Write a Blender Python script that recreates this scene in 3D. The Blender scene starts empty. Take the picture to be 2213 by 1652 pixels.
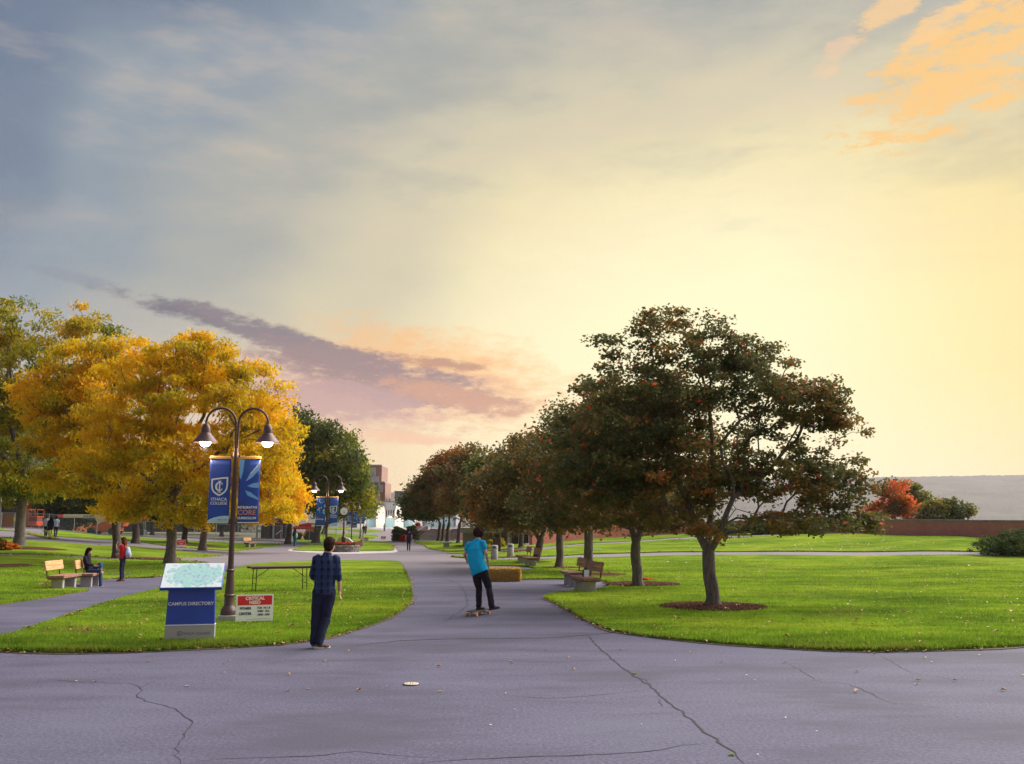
import bpy, bmesh, math, random
import numpy as np
from mathutils import Vector, Matrix, noise, geometry, Euler

random.seed(7); RNG = np.random.default_rng(7)
scene = bpy.context.scene
COL = scene.collection
R = math.radians

# ------------------------------------------------------------------ camera
F, CX, CY, HOR, EYE = 2000.0, 1106.5, 826.0, 1139.0, 1.95   # photo measured on a 2213 x 1652 copy
PITCH = math.atan((HOR - CY) / F)
CP, SP = math.cos(PITCH), math.sin(PITCH)
cd = bpy.data.cameras.new('camera'); cam = bpy.data.objects.new('camera', cd); COL.objects.link(cam)
cam.location = (0, 0, EYE); cam.rotation_euler = (math.pi / 2 + PITCH, 0, 0)
cd.sensor_width = 36; cd.lens = 36 * F / 2213; cd.clip_start = .1; cd.clip_end = 20000
scene.camera = cam
scene.render.resolution_x, scene.render.resolution_y = 1024, 764
scene.view_settings.view_transform = 'Standard'; scene.view_settings.look = 'None'
scene.view_settings.gamma = 1; scene.view_settings.use_curve_mapping = False
EXPO = 1.0
scene.view_settings.exposure = EXPO
scene.render.engine = 'CYCLES'; scene.cycles.max_bounces = 6; scene.cycles.use_denoising = True; scene.cycles.denoising_prefilter = 'NONE'; scene.cycles.use_adaptive_sampling = False; scene.cycles.sample_clamp_indirect = 6; scene.cycles.diffuse_bounces = 3; scene.cycles.glossy_bounces = 2; scene.cycles.transmission_bounces = 4; scene.cycles.transparent_max_bounces = 8
SKYK = 1.05 * 2.0 ** (-EXPO)

# ------------------------------------------------------------------ sun and sky
SUN_AZ, SUN_EL = 56.0, 40.0
sd = bpy.data.lights.new('sun', 'SUN'); sd.energy = 3.9; sd.angle = R(64); sd.color = (1, .93, .86)
sun = bpy.data.objects.new('sun', sd); COL.objects.link(sun)
sdir = Vector((math.sin(R(SUN_AZ)) * math.cos(R(SUN_EL)), math.cos(R(SUN_AZ)) * math.cos(R(SUN_EL)), math.sin(R(SUN_EL))))
sun.rotation_euler = sdir.to_track_quat('Z', 'Y').to_euler(); sun.location = (0, 0, 60)

def lin(c):
    c = c / 255.0
    return c / 12.92 if c <= .04045 else ((c + .055) / 1.055) ** 2.4
def S(r, g, b): return (lin(r), lin(g), lin(b), 1)

class NT:
    """tiny node-tree writer"""
    def __init__(s, t): s.t = t; t.nodes.clear()
    def n(s, typ, **kw):
        nd = s.t.nodes.new(typ)
        for k, v in kw.items(): setattr(nd, k, v)
        return nd
    def put(s, sock, v):
        if v is None: return
        if isinstance(v, bpy.types.NodeSocket): s.t.links.new(v, sock)
        else: sock.default_value = v
    def m(s, op, a, b=None, c=None, clamp=False):
        nd = s.n('ShaderNodeMath', operation=op, use_clamp=clamp)
        for i, v in enumerate((a, b, c)): s.put(nd.inputs[i], v)
        return nd.outputs[0]
    def ss(s, x, a, b, lo=0.0, hi=1.0):
        nd = s.n('ShaderNodeMapRange', interpolation_type='SMOOTHSTEP')
        for i, v in enumerate((x, a, b, lo, hi)): s.put(nd.inputs[i], v)
        return nd.outputs[0]
    def mix(s, f, a, b, mode='MIX'):
        nd = s.n('ShaderNodeMix', data_type='RGBA', blend_type=mode)
        s.put(nd.inputs[0], f); s.put(nd.inputs[6], a); s.put(nd.inputs[7], b)
        return nd.outputs[2]
    def ramp(s, f, stops, interp='LINEAR'):
        nd = s.n('ShaderNodeValToRGB'); cr = nd.color_ramp; cr.interpolation = interp
        while len(cr.elements) < len(stops): cr.elements.new(.5)
        for e, (p, c) in zip(cr.elements, stops): e.position = p; e.color = c if len(c) == 4 else (*c, 1)
        s.put(nd.inputs[0], f)
        return nd.outputs[0]
    def noise(s, vec, scale, detail=3, rough=.55, dist=0, out=0):
        nd = s.n('ShaderNodeTexNoise'); s.put(nd.inputs['Vector'], vec)
        nd.inputs['Scale'].default_value = scale; nd.inputs['Detail'].default_value = detail
        nd.inputs['Roughness'].default_value = rough; nd.inputs['Distortion'].default_value = dist
        return nd.outputs[out]
    def comb(s, x, y, z=0.0):
        nd = s.n('ShaderNodeCombineXYZ')
        for i, v in enumerate((x, y, z)): s.put(nd.inputs[i], v)
        return nd.outputs[0]
    def sep(s, v):
        nd = s.n('ShaderNodeSeparateXYZ'); s.put(nd.inputs[0], v); return nd.outputs
    def map(s, v, scale=(1, 1, 1), loc=(0, 0, 0), rot=(0, 0, 0)):
        nd = s.n('ShaderNodeMapping'); s.put(nd.inputs[0], v)
        nd.inputs['Scale'].default_value = scale; nd.inputs['Location'].default_value = loc; nd.inputs['Rotation'].default_value = rot
        return nd.outputs[0]

def ray(px, py):
    x, y = (px - CX) / F, -(py - CY) / F
    return Vector((x, CP - SP * y, SP + CP * y))
def azel(px, py):
    d = ray(px, py).normalized()
    return math.degrees(math.atan2(d.x, d.y)), math.degrees(math.asin(d.z))

world = bpy.data.worlds.new('World'); scene.world = world; world.use_nodes = True
world.cycles.sampling_method = 'MANUAL'; world.cycles.sample_map_resolution = 256
w = NT(world.node_tree)
tc = w.n('ShaderNodeTexCoord').outputs['Generated']
dx, dy, dz = w.sep(tc)
AZ = w.m('MULTIPLY', w.m('ARCTAN2', dx, dy), 57.2958)
EL = w.m('MULTIPLY', w.m('ARCSINE', dz), 57.2958)
P2 = w.comb(AZ, EL)
warp2 = w.noise(w.map(P2, (.05, .09, 1), rot=(0, 0, R(38))), 1, 3, .62)
th = w.m('SQRT', w.m('ADD', w.m('POWER', w.m('MULTIPLY', w.m('SUBTRACT', AZ, 15.0), .9), 2.0),
                     w.m('POWER', w.m('MULTIPLY', w.m('SUBTRACT', EL, 7.0), 1.3), 2.0)))
th = w.m('ADD', th, w.m('MULTIPLY', w.m('SUBTRACT', warp2, .5), 15.0))
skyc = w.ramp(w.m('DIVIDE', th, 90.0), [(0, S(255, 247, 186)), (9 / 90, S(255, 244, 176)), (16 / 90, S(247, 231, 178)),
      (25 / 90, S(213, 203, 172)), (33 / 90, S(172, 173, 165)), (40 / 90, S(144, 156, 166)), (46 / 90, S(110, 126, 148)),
      (54 / 90, S(80, 98, 128)), (.8, S(108, 123, 147)), (1, S(120, 134, 156))], 'EASE')  # last two stops: sky out of view, lightened to brighten camera-facing surfaces
# warm band over the horizon, yellower to the right
hb = w.m('MULTIPLY', w.ss(EL, 15.0, 3.0), .85)
hcol = w.ramp(w.m('DIVIDE', w.m('ADD', AZ, 60.0), 120.0), [(0, S(196, 190, 190)), (.28, S(214, 200, 192)), (.40, S(255, 216, 166)),
      (.52, S(255, 232, 174)), (.66, S(255, 230, 156)), (.78, S(255, 210, 118)), (1, S(222, 180, 136))])
skyc = w.mix(hb, skyc, hcol)
cr_ = w.m('ADD', w.m('POWER', w.m('DIVIDE', w.m('SUBTRACT', AZ, 13.0), 20.0), 2.0), w.m('POWER', w.m('DIVIDE', w.m('SUBTRACT', EL, 8.0), 13.0), 2.0))
skyc = w.mix(w.ss(cr_, 1.4, .0, 0.0, .62), skyc, (1.12, 1.03, .70, 1))
# golden right-hand side
skyc = w.mix(w.m('MULTIPLY', w.m('MULTIPLY', w.ss(AZ, 15.0, 30.0), w.ss(EL, 2.0, 10.0)), w.ss(EL, 30.0, 14.0, 0.0, .42)), skyc, S(255, 222, 110))
# faint high wisps
wisp = w.noise(w.map(P2, (.09, .30, 1), rot=(0, 0, R(-35))), 1, 4, .6)
skyc = w.mix(w.m('MULTIPLY', w.ss(wisp, .46, .72), w.ss(EL, 12.0, 22.0, 0.0, .30)), skyc, S(232, 206, 176))
skyc = w.mix(w.m('MULTIPLY', w.ss(wisp, .52, .30), w.ss(EL, 12.0, 22.0, 0.0, .22)), skyc, S(120, 132, 148))
# named cloud banks: (centre px, half length px, half thickness px, slope, colour, softness, strength)
cn = w.noise(w.map(P2, (.22, .62, 1), rot=(0, 0, R(13))), 1, 6, .66)
cnf = w.noise(w.map(P2, (.75, 1.9, 1), rot=(0, 0, R(12))), 1, 4, .7)
cn = w.m('ADD', cn, w.m('MULTIPLY', w.m('SUBTRACT', cnf, .5), .75))
cnb = w.noise(w.map(P2, (.34, 1.05, 1), rot=(0, 0, R(-26))), 1, 6, .72)
def bank(skyc, px, py, L, T, slope, col, soft, k, ns, amp=1.5):
    a0, e0 = azel(px, py); L, T = L / 35.0, T / 35.0
    c, s_ = math.cos(slope), math.sin(slope)
    da = w.m('SUBTRACT', AZ, a0); de = w.m('SUBTRACT', EL, e0)
    u = w.m('DIVIDE', w.m('ADD', w.m('MULTIPLY', da, c), w.m('MULTIPLY', de, -s_)), L)
    v = w.m('DIVIDE', w.m('ADD', w.m('MULTIPLY', da, s_), w.m('MULTIPLY', de, c)), T)
    q = w.m('ADD', w.m('MULTIPLY', u, u), w.m('MULTIPLY', v, v))
    q = w.m('SUBTRACT', w.m('ADD', q, w.m('MULTIPLY', w.m('SUBTRACT', ns, .5), amp * 3)), 0.0)
    return w.mix(w.ss(q, 1.0 + soft, 1.0 - soft, 0.0, k), skyc, col)
skyc = bank(skyc, 930, 815, 250, 90, .16, S(255, 190, 116), 1.2, .85, cn, 1.2)
skyc = bank(skyc, 740, 850, 330, 80, .05, S(226, 180, 160), .9, .75, cn)
skyc = bank(skyc, 470, 692, 200, 20, .20, S(112, 107, 118), .75, .95, cn, 1.5)
skyc = bank(skyc, 640, 742, 230, 26, .26, S(136, 123, 128), .75, .95, cn, 1.5)
skyc = bank(skyc, 800, 812, 235, 46, .20, S(158, 130, 128), .8, .95, cn, 1.6)
skyc = bank(skyc, 720, 862, 180, 40, .03, S(198, 158, 152), .6, .85, cn, 1.7)
skyc = bank(skyc, 955, 786, 82, 13, .12, S(196, 146, 116), .75, .95, cn, 1.5)
skyc = bank(skyc, 970, 855, 140, 22, .20, S(212, 158, 128), .8, .95, cn, 1.6)
skyc = bank(skyc, 880, 945, 120, 12, .06, S(250, 198, 160), .9, .9, cn, 1.2)
skyc = bank(skyc, 160, 600, 90, 10, .12, S(142, 148, 158), .9, .7, cn, 1.2)
skyc = bank(skyc, 2090, 140, 190, 80, -.42, S(255, 200, 112), .9, .85, cnb, 3.8)
skyc = bank(skyc, 1930, 20, 70, 22, -.35, S(252, 206, 140), .9, .75, cnb, 3.2)
skyc = bank(skyc, 2030, 50, 70, 16, -.35, S(250, 204, 138), .9, .75, cnb, 3.2)
skyc = bank(skyc, 1800, 125, 55, 20, -.8, S(244, 204, 162), 1.0, .6, cnb, 3.0)
nish = w.n('ShaderNodeTexSky', sky_type='NISHITA', sun_disc=False, sun_elevation=R(SUN_EL), sun_rotation=R(SUN_AZ))
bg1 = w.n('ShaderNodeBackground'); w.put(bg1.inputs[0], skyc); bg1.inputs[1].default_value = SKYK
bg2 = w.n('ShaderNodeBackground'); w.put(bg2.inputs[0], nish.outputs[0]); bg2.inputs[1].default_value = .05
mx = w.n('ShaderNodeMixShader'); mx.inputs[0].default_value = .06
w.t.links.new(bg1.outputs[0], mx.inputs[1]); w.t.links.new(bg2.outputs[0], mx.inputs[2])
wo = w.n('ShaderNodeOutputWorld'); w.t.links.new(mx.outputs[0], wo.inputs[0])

# ------------------------------------------------------------------ terrain
PROF = [(-900, [(33, 0), (48, .5), (57, .85), (75, 1.2), (100, 1.9)]),
        (50, [(33, 0), (48, .45), (57, .78), (75, 1.09), (100, 1.85)]),
        (260, [(28, 0), (35, -.17), (50, .22), (75, .7), (100, 1.0)]),
        (372, [(28, 0), (33, -.05), (45, .1), (75, .35), (100, .9)]),
        (540, [(60, 0), (90, .08), (100, .65)]),
        (700, [(60, 0), (90, .05), (100, .45), (200, 1.6)]),
        (800, [(90, .02), (110, .2), (200, .86), (260, 1.85)]),
        (900, [(85, .02), (110, .25), (200, .86), (260, 1.85)]),
        (1060, [(60, 0), (80, .2), (110, .3), (260, 1.85)]),
        (1150, [(58, 0), (80, .47), (120, .7)]),
        (1300, [(55, 0), (61, .09), (85, .95)]),
        (1500, [(55, 0), (62, .15), (86, 1.3)]),
        (1803, [(54, 0), (61, .18), (82, 1.45)]),
        (2093, [(50, .05), (58, .27), (72, 1.25)]),
        (2400, [(48, .05), (55, .3), (66, 1.2)]),
        (4500, [(48, .05), (55, .3), (66, 1.2)])]
PX = np.array([p for p, _ in PROF], float)
DD = np.concatenate([[0, 15], np.arange(16, 130, 1.0), np.arange(130, 300, 5.0)])
TAB = np.array([np.interp(DD, [0, 15] + [a for a, _ in k], [0, 0] + [b for _, b in k]) for _, k in PROF])
ker = np.ones(7) / 7
TAB = np.array([np.convolve(np.pad(r_, 3, mode='edge'), ker, 'valid') for r_ in TAB])
def Zv(x, y):
    x = np.asarray(x, float); y = np.maximum(np.asarray(y, float), 6.0)
    px = np.clip(CX + x / y * F / CP, -899, 4499)
    i = np.clip(np.searchsorted(PX, px) - 1, 0, len(PX) - 2)
    t = (px - PX[i]) / (PX[i + 1] - PX[i]); t = t * t * (3 - 2 * t)
    j = np.clip(np.searchsorted(DD, y) - 1, 0, len(DD) - 2)
    u = np.clip((y - DD[j]) / (DD[j + 1] - DD[j]), 0, 1)
    a = TAB[i, j] * (1 - u) + TAB[i, j + 1] * u
    b = TAB[i + 1, j] * (1 - u) + TAB[i + 1, j + 1] * u
    return a * (1 - t) + b * t
def Z(x, y): return float(Zv(x, y))
def G(px, py):
    """ground point seen at a photo pixel"""
    d = ray(px, py); Ys = np.concatenate([np.arange(6, 120, .1), np.arange(120, 420, .5)])
    h = EYE + d.z / d.y * Ys - Zv(d.x / d.y * Ys, Ys)
    k = np.argmax(h <= 0)
    if h[k] > 0: k = len(Ys) - 1
    elif k > 0:
        t = h[k - 1] / (h[k - 1] - h[k]); Y = Ys[k - 1] + t * (Ys[k] - Ys[k - 1])
        return Vector((d.x / d.y * Y, Y, Z(d.x / d.y * Y, Y)))
    Y = Ys[k]; return Vector((d.x / d.y * Y, Y, Z(d.x / d.y * Y, Y)))
def at(px, py, Y):
    d = ray(px, py); return Vector((d.x / d.y * Y, Y, EYE + d.z / d.y * Y))
def gd(px, Y):
    x = (px - CX) / F * CP * Y; return Vector((x, Y, Z(x, Y)))
def mpp(Y): return Y / F * CP      # metres per photo pixel at depth Y

# ------------------------------------------------------------------ helpers
class MB:
    def __init__(s): s.v = []; s.f = []; s.mi = []
    def add(s, v, f, mi=0):
        o = len(s.v); s.v += [tuple(p) for p in v]; s.f += [tuple(i + o for i in q) for q in f]; s.mi += [mi] * len(f); return s
    def box(s, c, d, rz=0, mi=0, bev=0, rx=0, ry=0):
        x, y, z = d[0] / 2, d[1] / 2, d[2] / 2
        m = Euler((rx, ry, rz)).to_matrix(); c = Vector(c)
        if bev <= 0:
            vs = [c + m @ Vector((sx * x, sy * y, sz * z)) for sz in (-1, 1) for sx, sy in ((-1, -1), (1, -1), (1, 1), (-1, 1))]
            return s.add(vs, [(3, 2, 1, 0), (4, 5, 6, 7), (0, 1, 5, 4), (1, 2, 6, 5), (2, 3, 7, 6), (3, 0, 4, 7)], mi)
        b = min(bev, x * .9, y * .9, z * .9)
        bm = bmesh.new(); bmesh.ops.create_cube(bm, size=2)
        for v in bm.verts: v.co = Vector((v.co.x * x, v.co.y * y, v.co.z * z))
        bmesh.ops.bevel(bm, geom=bm.edges[:], offset=b, segments=1, affect='EDGES')
        bm.verts.index_update()
        vs = [c + m @ v.co for v in bm.verts]; fs = [[v.index for v in f.verts] for f in bm.faces]; bm.free()
        return s.add(vs, fs, mi)
    def tube(s, pts, rad, seg=8, mi=0, cap=True):
        pts = [Vector(p) for p in pts]; n = len(pts)
        if not hasattr(rad, '__len__'): rad = [rad] * n
        rings = []; up = None
        for i, p in enumerate(pts):
            t = (pts[min(i + 1, n - 1)] - pts[max(i - 1, 0)])
            t = t.normalized() if t.length > 1e-9 else Vector((0, 0, 1))
            if up is None:
                up = t.cross(Vector((0, 0, 1))); up = up if up.length > .05 else t.cross(Vector((0, 1, 0)))
                up.normalize()
            a = (up - t * up.dot(t)); a = a.normalized() if a.length > 1e-6 else t.orthogonal().normalized()
            up = a; b = t.cross(a)
            rings.append([p + (a * math.cos(q) + b * math.sin(q)) * rad[i] for q in [2 * math.pi * k / seg for k in range(seg)]])
        v = [q for r_ in rings for q in r_]; f = []
        for i in range(n - 1):
            for k in range(seg):
                k2 = (k + 1) % seg; f.append((i * seg + k, i * seg + k2, (i + 1) * seg + k2, (i + 1) * seg + k))
        if cap: f.append(tuple(range(seg - 1, -1, -1))); f.append(tuple((n - 1) * seg + k for k in range(seg)))
        return s.add(v, f, mi)
    def lathe(s, prof, seg=20, c=(0, 0, 0), mi=0, sx=1, sy=1):
        c = Vector(c); v = []; f = []; n = len(prof)
        for r_, z in prof:
            for k in range(seg):
                q = 2 * math.pi * k / seg; v.append(c + Vector((r_ * math.cos(q) * sx, r_ * math.sin(q) * sy, z)))
        for i in range(n - 1):
            for k in range(seg):
                k2 = (k + 1) % seg; f.append((i * seg + k, i * seg + k2, (i + 1) * seg + k2, (i + 1) * seg + k))
        if prof[0][0] > 1e-4: f.append(tuple(range(seg - 1, -1, -1)))
        if prof[-1][0] > 1e-4: f.append(tuple((n - 1) * seg + k for k in range(seg)))
        return s.add(v, f, mi)
    def prism(s, poly, h0, h1, M=None, mi=0):
        """polygon (x, y) extruded from h0 to h1 along local z; M places it"""
        M = M or Matrix(); n = len(poly)
        v = [M @ Vector((x, y, h0)) for x, y in poly] + [M @ Vector((x, y, h1)) for x, y in poly]
        f = [tuple(range(n - 1, -1, -1)), tuple(range(n, 2 * n))] + [(i, (i + 1) % n, n + (i + 1) % n, n + i) for i in range(n)]
        return s.add(v, f, mi)
    def build(s, name, mats, parent=None, smooth=False, loc=None):
        me = bpy.data.meshes.new(name); me.from_pydata(s.v, [], s.f)
        if not isinstance(mats, (list, tuple)): mats = [mats]
        for m_ in mats: me.materials.append(m_)
        if any(s.mi): me.polygons.foreach_set('material_index', s.mi)
        if smooth:
            me.polygons.foreach_set('use_smooth', [True] * len(me.polygons))
            if smooth != 'all': me.set_sharp_from_angle(angle=R(38))
        me.update()
        return link(name, me, parent, loc)
def link(name, data, parent=None, loc=None):
    o = bpy.data.objects.new(name, data); COL.objects.link(o); o.parent = parent
    if loc is not None: o.location = loc
    return o
def npmesh(name, V, Fq, mat, parent=None, tint=None, smooth=False):
    me = bpy.data.meshes.new(name); k = Fq.shape[1]; nf = len(Fq)
    me.vertices.add(len(V)); me.vertices.foreach_set('co', np.ascontiguousarray(V, np.float32).ravel())
    me.loops.add(nf * k); me.loops.foreach_set('vertex_index', np.ascontiguousarray(Fq, np.int32).ravel())
    me.polygons.add(nf); me.polygons.foreach_set('loop_start', np.arange(0, nf * k, k, dtype=np.int32))
    if smooth: me.polygons.foreach_set('use_smooth', np.ones(nf, bool))
    if tint is not None:
        a = me.attributes.new('tint', 'FLOAT', 'FACE'); a.data.foreach_set('value', np.ascontiguousarray(tint, np.float32))
    me.update(calc_edges=True); me.materials.append(mat)
    return link(name, me, parent)
def tag(o, label=None, cat=None, group=None, kind=None):
    if label: o['label'] = label
    if cat: o['category'] = cat
    if group: o['group'] = group
    if kind: o['kind'] = kind
    return o
def thing(name, label, cat, loc=(0, 0, 0), rz=0, group=None):
    o = bpy.data.objects.new(name, None); COL.objects.link(o); o.empty_display_size = .2
    o.location = loc; o.rotation_euler = (0, 0, rz); return tag(o, label, cat, group)
def kids(o): return [c for c in bpy.data.objects if c.parent == o]
def copy_tree(o, parent=None):
    c = o.copy(); COL.objects.link(c); c.parent = parent
    for ch in list(o.children): copy_tree(ch, c)
    return c

# ------------------------------------------------------------------ materials
MATS = {}
def pmat(name, col, rough=.7, metal=0, var=.12, scale=8, bump=0, bscale=60, emit=None, estr=0, spec=None, trans=0, stretch=(1, 1, 1), dirt=0):
    """plain painted / stone / fabric surface: colour with soft mottling, optional bump"""
    if name in MATS: return MATS[name]
    m_ = bpy.data.materials.new(name); m_.use_nodes = True; t = NT(m_.node_tree)
    tc_ = t.n('ShaderNodeTexCoord').outputs['Object']
    p = t.n('ShaderNodeBsdfPrincipled'); o = t.n('ShaderNodeOutputMaterial'); t.t.links.new(p.outputs[0], o.inputs[0])
    c4 = (*col[:3], 1)
    nz = t.noise(t.map(tc_, stretch), scale, 5, .6)
    hi = tuple(min(1, c * (1 + var)) for c in col[:3]) + (1,); lo = tuple(c * (1 - var) for c in col[:3]) + (1,)
    cc = t.ramp(nz, [(.3, lo), (.7, hi)])
    if dirt: cc = t.mix(t.ss(t.noise(tc_, 2.3, 6, .65), .5, .75, 0.0, dirt), cc, tuple(c * .45 for c in col[:3]) + (1,))
    t.put(p.inputs['Base Color'], cc); p.inputs['Roughness'].default_value = rough; p.inputs['Metallic'].default_value = metal
    if spec is not None: p.inputs['Specular IOR Level'].default_value = spec
    if trans: p.inputs['Transmission Weight'].default_value = trans
    if emit: p.inputs['Emission Color'].default_value = (*emit[:3], 1); p.inputs['Emission Strength'].default_value = estr
    if bump:
        b = t.n('ShaderNodeBump'); b.inputs['Strength'].default_value = bump; b.inputs['Distance'].default_value = .01
        t.put(b.inputs['Height'], t.noise(t.map(tc_, stretch), bscale, 4, .6)); t.put(p.inputs['Normal'], b.outputs[0])
    MATS[name] = m_; return m_

def asphalt_mat():
    m_ = bpy.data.materials.new('asphalt'); m_.use_nodes = True; t = NT(m_.node_tree)
    c = t.n('ShaderNodeTexCoord').outputs['Object']
    p = t.n('ShaderNodeBsdfPrincipled'); o = t.n('ShaderNodeOutputMaterial'); t.t.links.new(p.outputs[0], o.inputs[0])
    big = t.noise(t.map(c, (.10, .26, 1)), 1, 5, .6); mid = t.noise(t.map(c, (.6, 1.5, 1)), 1, 5, .65)
    fine = t.noise(c, 26, 3, .75); fine2 = t.noise(c, 75, 2, .7); patch = t.noise(t.map(c, (.35, .8, 1), loc=(3, 7, 0)), 1, 4, .6)
    col = t.ramp(big, [(.32, (0.0845, 0.0800, 0.1242, 1)), (.5, (0.1030, 0.0977, 0.1482, 1)), (.7, (0.1232, 0.1145, 0.1653, 1))])
    col = t.mix(t.ss(mid, .45, .75, 0.0, .5), col, (0.0755, 0.0690, 0.1084, 1))
    col = t.mix(t.ss(fine, .50, .68, 0.0, .75), col, (0.1659, 0.1579, 0.2269, 1))
    col = t.mix(t.ss(fine, .49, .32, 0.0, .8), col, (0.0502, 0.0443, 0.0789, 1))
    col = t.mix(t.ss(fine2, .58, .74, 0.0, .6), col, (0.2113, 0.1974, 0.2711, 1))
    col = t.mix(t.ss(patch, .46, .66, 0.0, .9), col, (0.0760, 0.0716, 0.1026, 1)); col = t.mix(t.ss(patch, .50, .26, 0.0, .55), col, (0.1335, 0.1369, 0.1846, 1))
    # reddish worn stretch farther along the walk
    yy = t.sep(c)[1]
    col = t.mix(t.m('MULTIPLY', t.ss(yy, 30.0, 58.0, 0.0, .8), t.ss(big, .25, .5, .5, 1.0)), col, (0.2279, 0.1940, 0.2001, 1))
    t.put(p.inputs['Base Color'], col); p.inputs['Roughness'].default_value = .86; p.inputs['Specular IOR Level'].default_value = .25
    b = t.n('ShaderNodeBump'); b.inputs['Strength'].default_value = .5; b.inputs['Distance'].default_value = .012
    t.put(b.inputs['Height'], t.m('ADD', fine, t.m('MULTIPLY', mid, 1.5))); t.put(p.inputs['Normal'], b.outputs[0])
    return m_

def grass_mat(name, c0, c1, c2, blades=False):
    m_ = bpy.data.materials.new(name); m_.use_nodes = True; t = NT(m_.node_tree)
    g = t.n('ShaderNodeNewGeometry'); c = g.outputs['Position']
    big = t.noise(t.map(c, (.16, .30, .3)), 1, 4, .6); mid = t.noise(t.map(c, (.9, 1.7, 1)), 1, 5, .65); fine = t.noise(t.map(c, (14, 14, 6)), 1, 3, .7)
    col = t.ramp(big, [(.3, c0), (.52, c1), (.72, c2)])
    col = t.mix(t.ss(mid, .46, .7, 0.0, .55), col, tuple(v * .62 for v in c0[:3]) + (1,))
    col = t.mix(t.ss(mid, .46, .26, 0.0, .45), col, tuple(min(1, v * 1.15) for v in c2[:3]) + (1,))
    col = t.mix(t.ss(fine, .5, .74, 0.0, .5), col, (c2[0] * 1.25, c2[1] * 1.05, c2[2], 1))
    col = t.mix(t.ss(fine, .46, .26, 0.0, .6), col, tuple(v * .45 for v in c0[:3]) + (1,))
    tan = t.noise(t.map(c, (.32, .7, 1), loc=(5, 2, 0)), 1, 4, .6)
    col = t.mix(t.ss(tan, .54, .74, 0.0, .7), col, (.22, .185, .05, 1))
    d = t.n('ShaderNodeBsdfPrincipled'); t.put(d.inputs['Base Color'], col); d.inputs['Roughness'].default_value = 1
    d.inputs['Specular IOR Level'].default_value = 0
    o = t.n('ShaderNodeOutputMaterial')
    if blades:
        tr = t.n('ShaderNodeBsdfTranslucent'); t.put(tr.inputs[0], col)
        mx_ = t.n('ShaderNodeMixShader'); mx_.inputs[0].default_value = .4
        t.t.links.new(d.outputs[0], mx_.inputs[1]); t.t.links.new(tr.outputs[0], mx_.inputs[2]); t.t.links.new(mx_.outputs[0], o.inputs[0])
    else:
        b = t.n('ShaderNodeBump'); b.inputs['Strength'].default_value = .8; b.inputs['Distance'].default_value = .04
        t.put(b.inputs['Height'], t.noise(t.map(c, (9, 9, 6)), 1, 4, .7)); t.put(d.inputs['Normal'], b.outputs[0])
        t.t.links.new(d.outputs[0], o.inputs[0])
    return m_

def leaf_mat(name, stops, transl=.4, spec=.25):
    m_ = bpy.data.materials.new(name); m_.use_nodes = True; t = NT(m_.node_tree)
    a = t.n('ShaderNodeAttribute', attribute_name='tint')
    n_ = len(stops)
    col = t.ramp(a.outputs['Fac'], [(i / max(1, n_ - 1), c) for i, c in enumerate(stops)])
    d = t.n('ShaderNodeBsdfPrincipled'); t.put(d.inputs['Base Color'], col); d.inputs['Roughness'].default_value = .55
    d.inputs['Specular IOR Level'].default_value = spec
    tr = t.n('ShaderNodeBsdfTranslucent'); t.put(tr.inputs[0], col)
    mx_ = t.n('ShaderNodeMixShader'); mx_.inputs[0].default_value = transl; o = t.n('ShaderNodeOutputMaterial')
    t.t.links.new(d.outputs[0], mx_.inputs[1]); t.t.links.new(tr.outputs[0], mx_.inputs[2]); t.t.links.new(mx_.outputs[0], o.inputs[0])
    return m_

def bark_mat(name, c0, c1):
    m_ = bpy.data.materials.new(name); m_.use_nodes = True; t = NT(m_.node_tree)
    c = t.n('ShaderNodeTexCoord').outputs['Object']
    nz = t.noise(t.map(c, (22, 22, 3.2)), 1, 5, .65, .6); big = t.noise(c, 2.2, 4, .6)
    col = t.mix(t.ss(nz, .35, .65), c0, c1); col = t.mix(t.ss(big, .45, .72, 0.0, .5), col, (c1[0] * .8, c1[1] * .86, c1[2] * .74, 1))
    p = t.n('ShaderNodeBsdfPrincipled'); t.put(p.inputs['Base Color'], col); p.inputs['Roughness'].default_value = .95
    b = t.n('ShaderNodeBump'); b.inputs['Strength'].default_value = .9; b.inputs['Distance'].default_value = .03
    t.put(b.inputs['Height'], nz); t.put(p.inputs['Normal'], b.outputs[0])
    o = t.n('ShaderNodeOutputMaterial'); t.t.links.new(p.outputs[0], o.inputs[0]); return m_

def brick_mat(name, c1, c2, mortar, bw=.215, bh=.073):
    m_ = bpy.data.materials.new(name); m_.use_nodes = True; t = NT(m_.node_tree)
    c = t.n('ShaderNodeTexCoord').outputs['UV']
    b = t.n('ShaderNodeTexBrick'); t.put(b.inputs['Vector'], c)
    b.inputs['Color1'].default_value = c1; b.inputs['Color2'].default_value = c2; b.inputs['Mortar'].default_value = mortar
    b.inputs['Scale'].default_value = 1; b.inputs['Brick Width'].default_value = bw; b.inputs['Row Height'].default_value = bh; b.inputs['Mortar Size'].default_value = .008
    nz = t.noise(c, .9, 5, .6)
    col = t.mix(t.ss(nz, .4, .75, 0.0, .45), b.outputs[0], tuple(v * .6 for v in c1[:3]) + (1,))
    p = t.n('ShaderNodeBsdfPrincipled'); t.put(p.inputs['Base Color'], col); p.inputs['Roughness'].default_value = .9
    bp = t.n('ShaderNodeBump'); bp.inputs['Strength'].default_value = .6; bp.inputs['Distance'].default_value = .01
    t.put(bp.inputs['Height'], b.outputs[1]); bp.invert = True; t.put(p.inputs['Normal'], bp.outputs[0])
    o = t.n('ShaderNodeOutputMaterial'); t.t.links.new(p.outputs[0], o.inputs[0]); return m_

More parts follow.
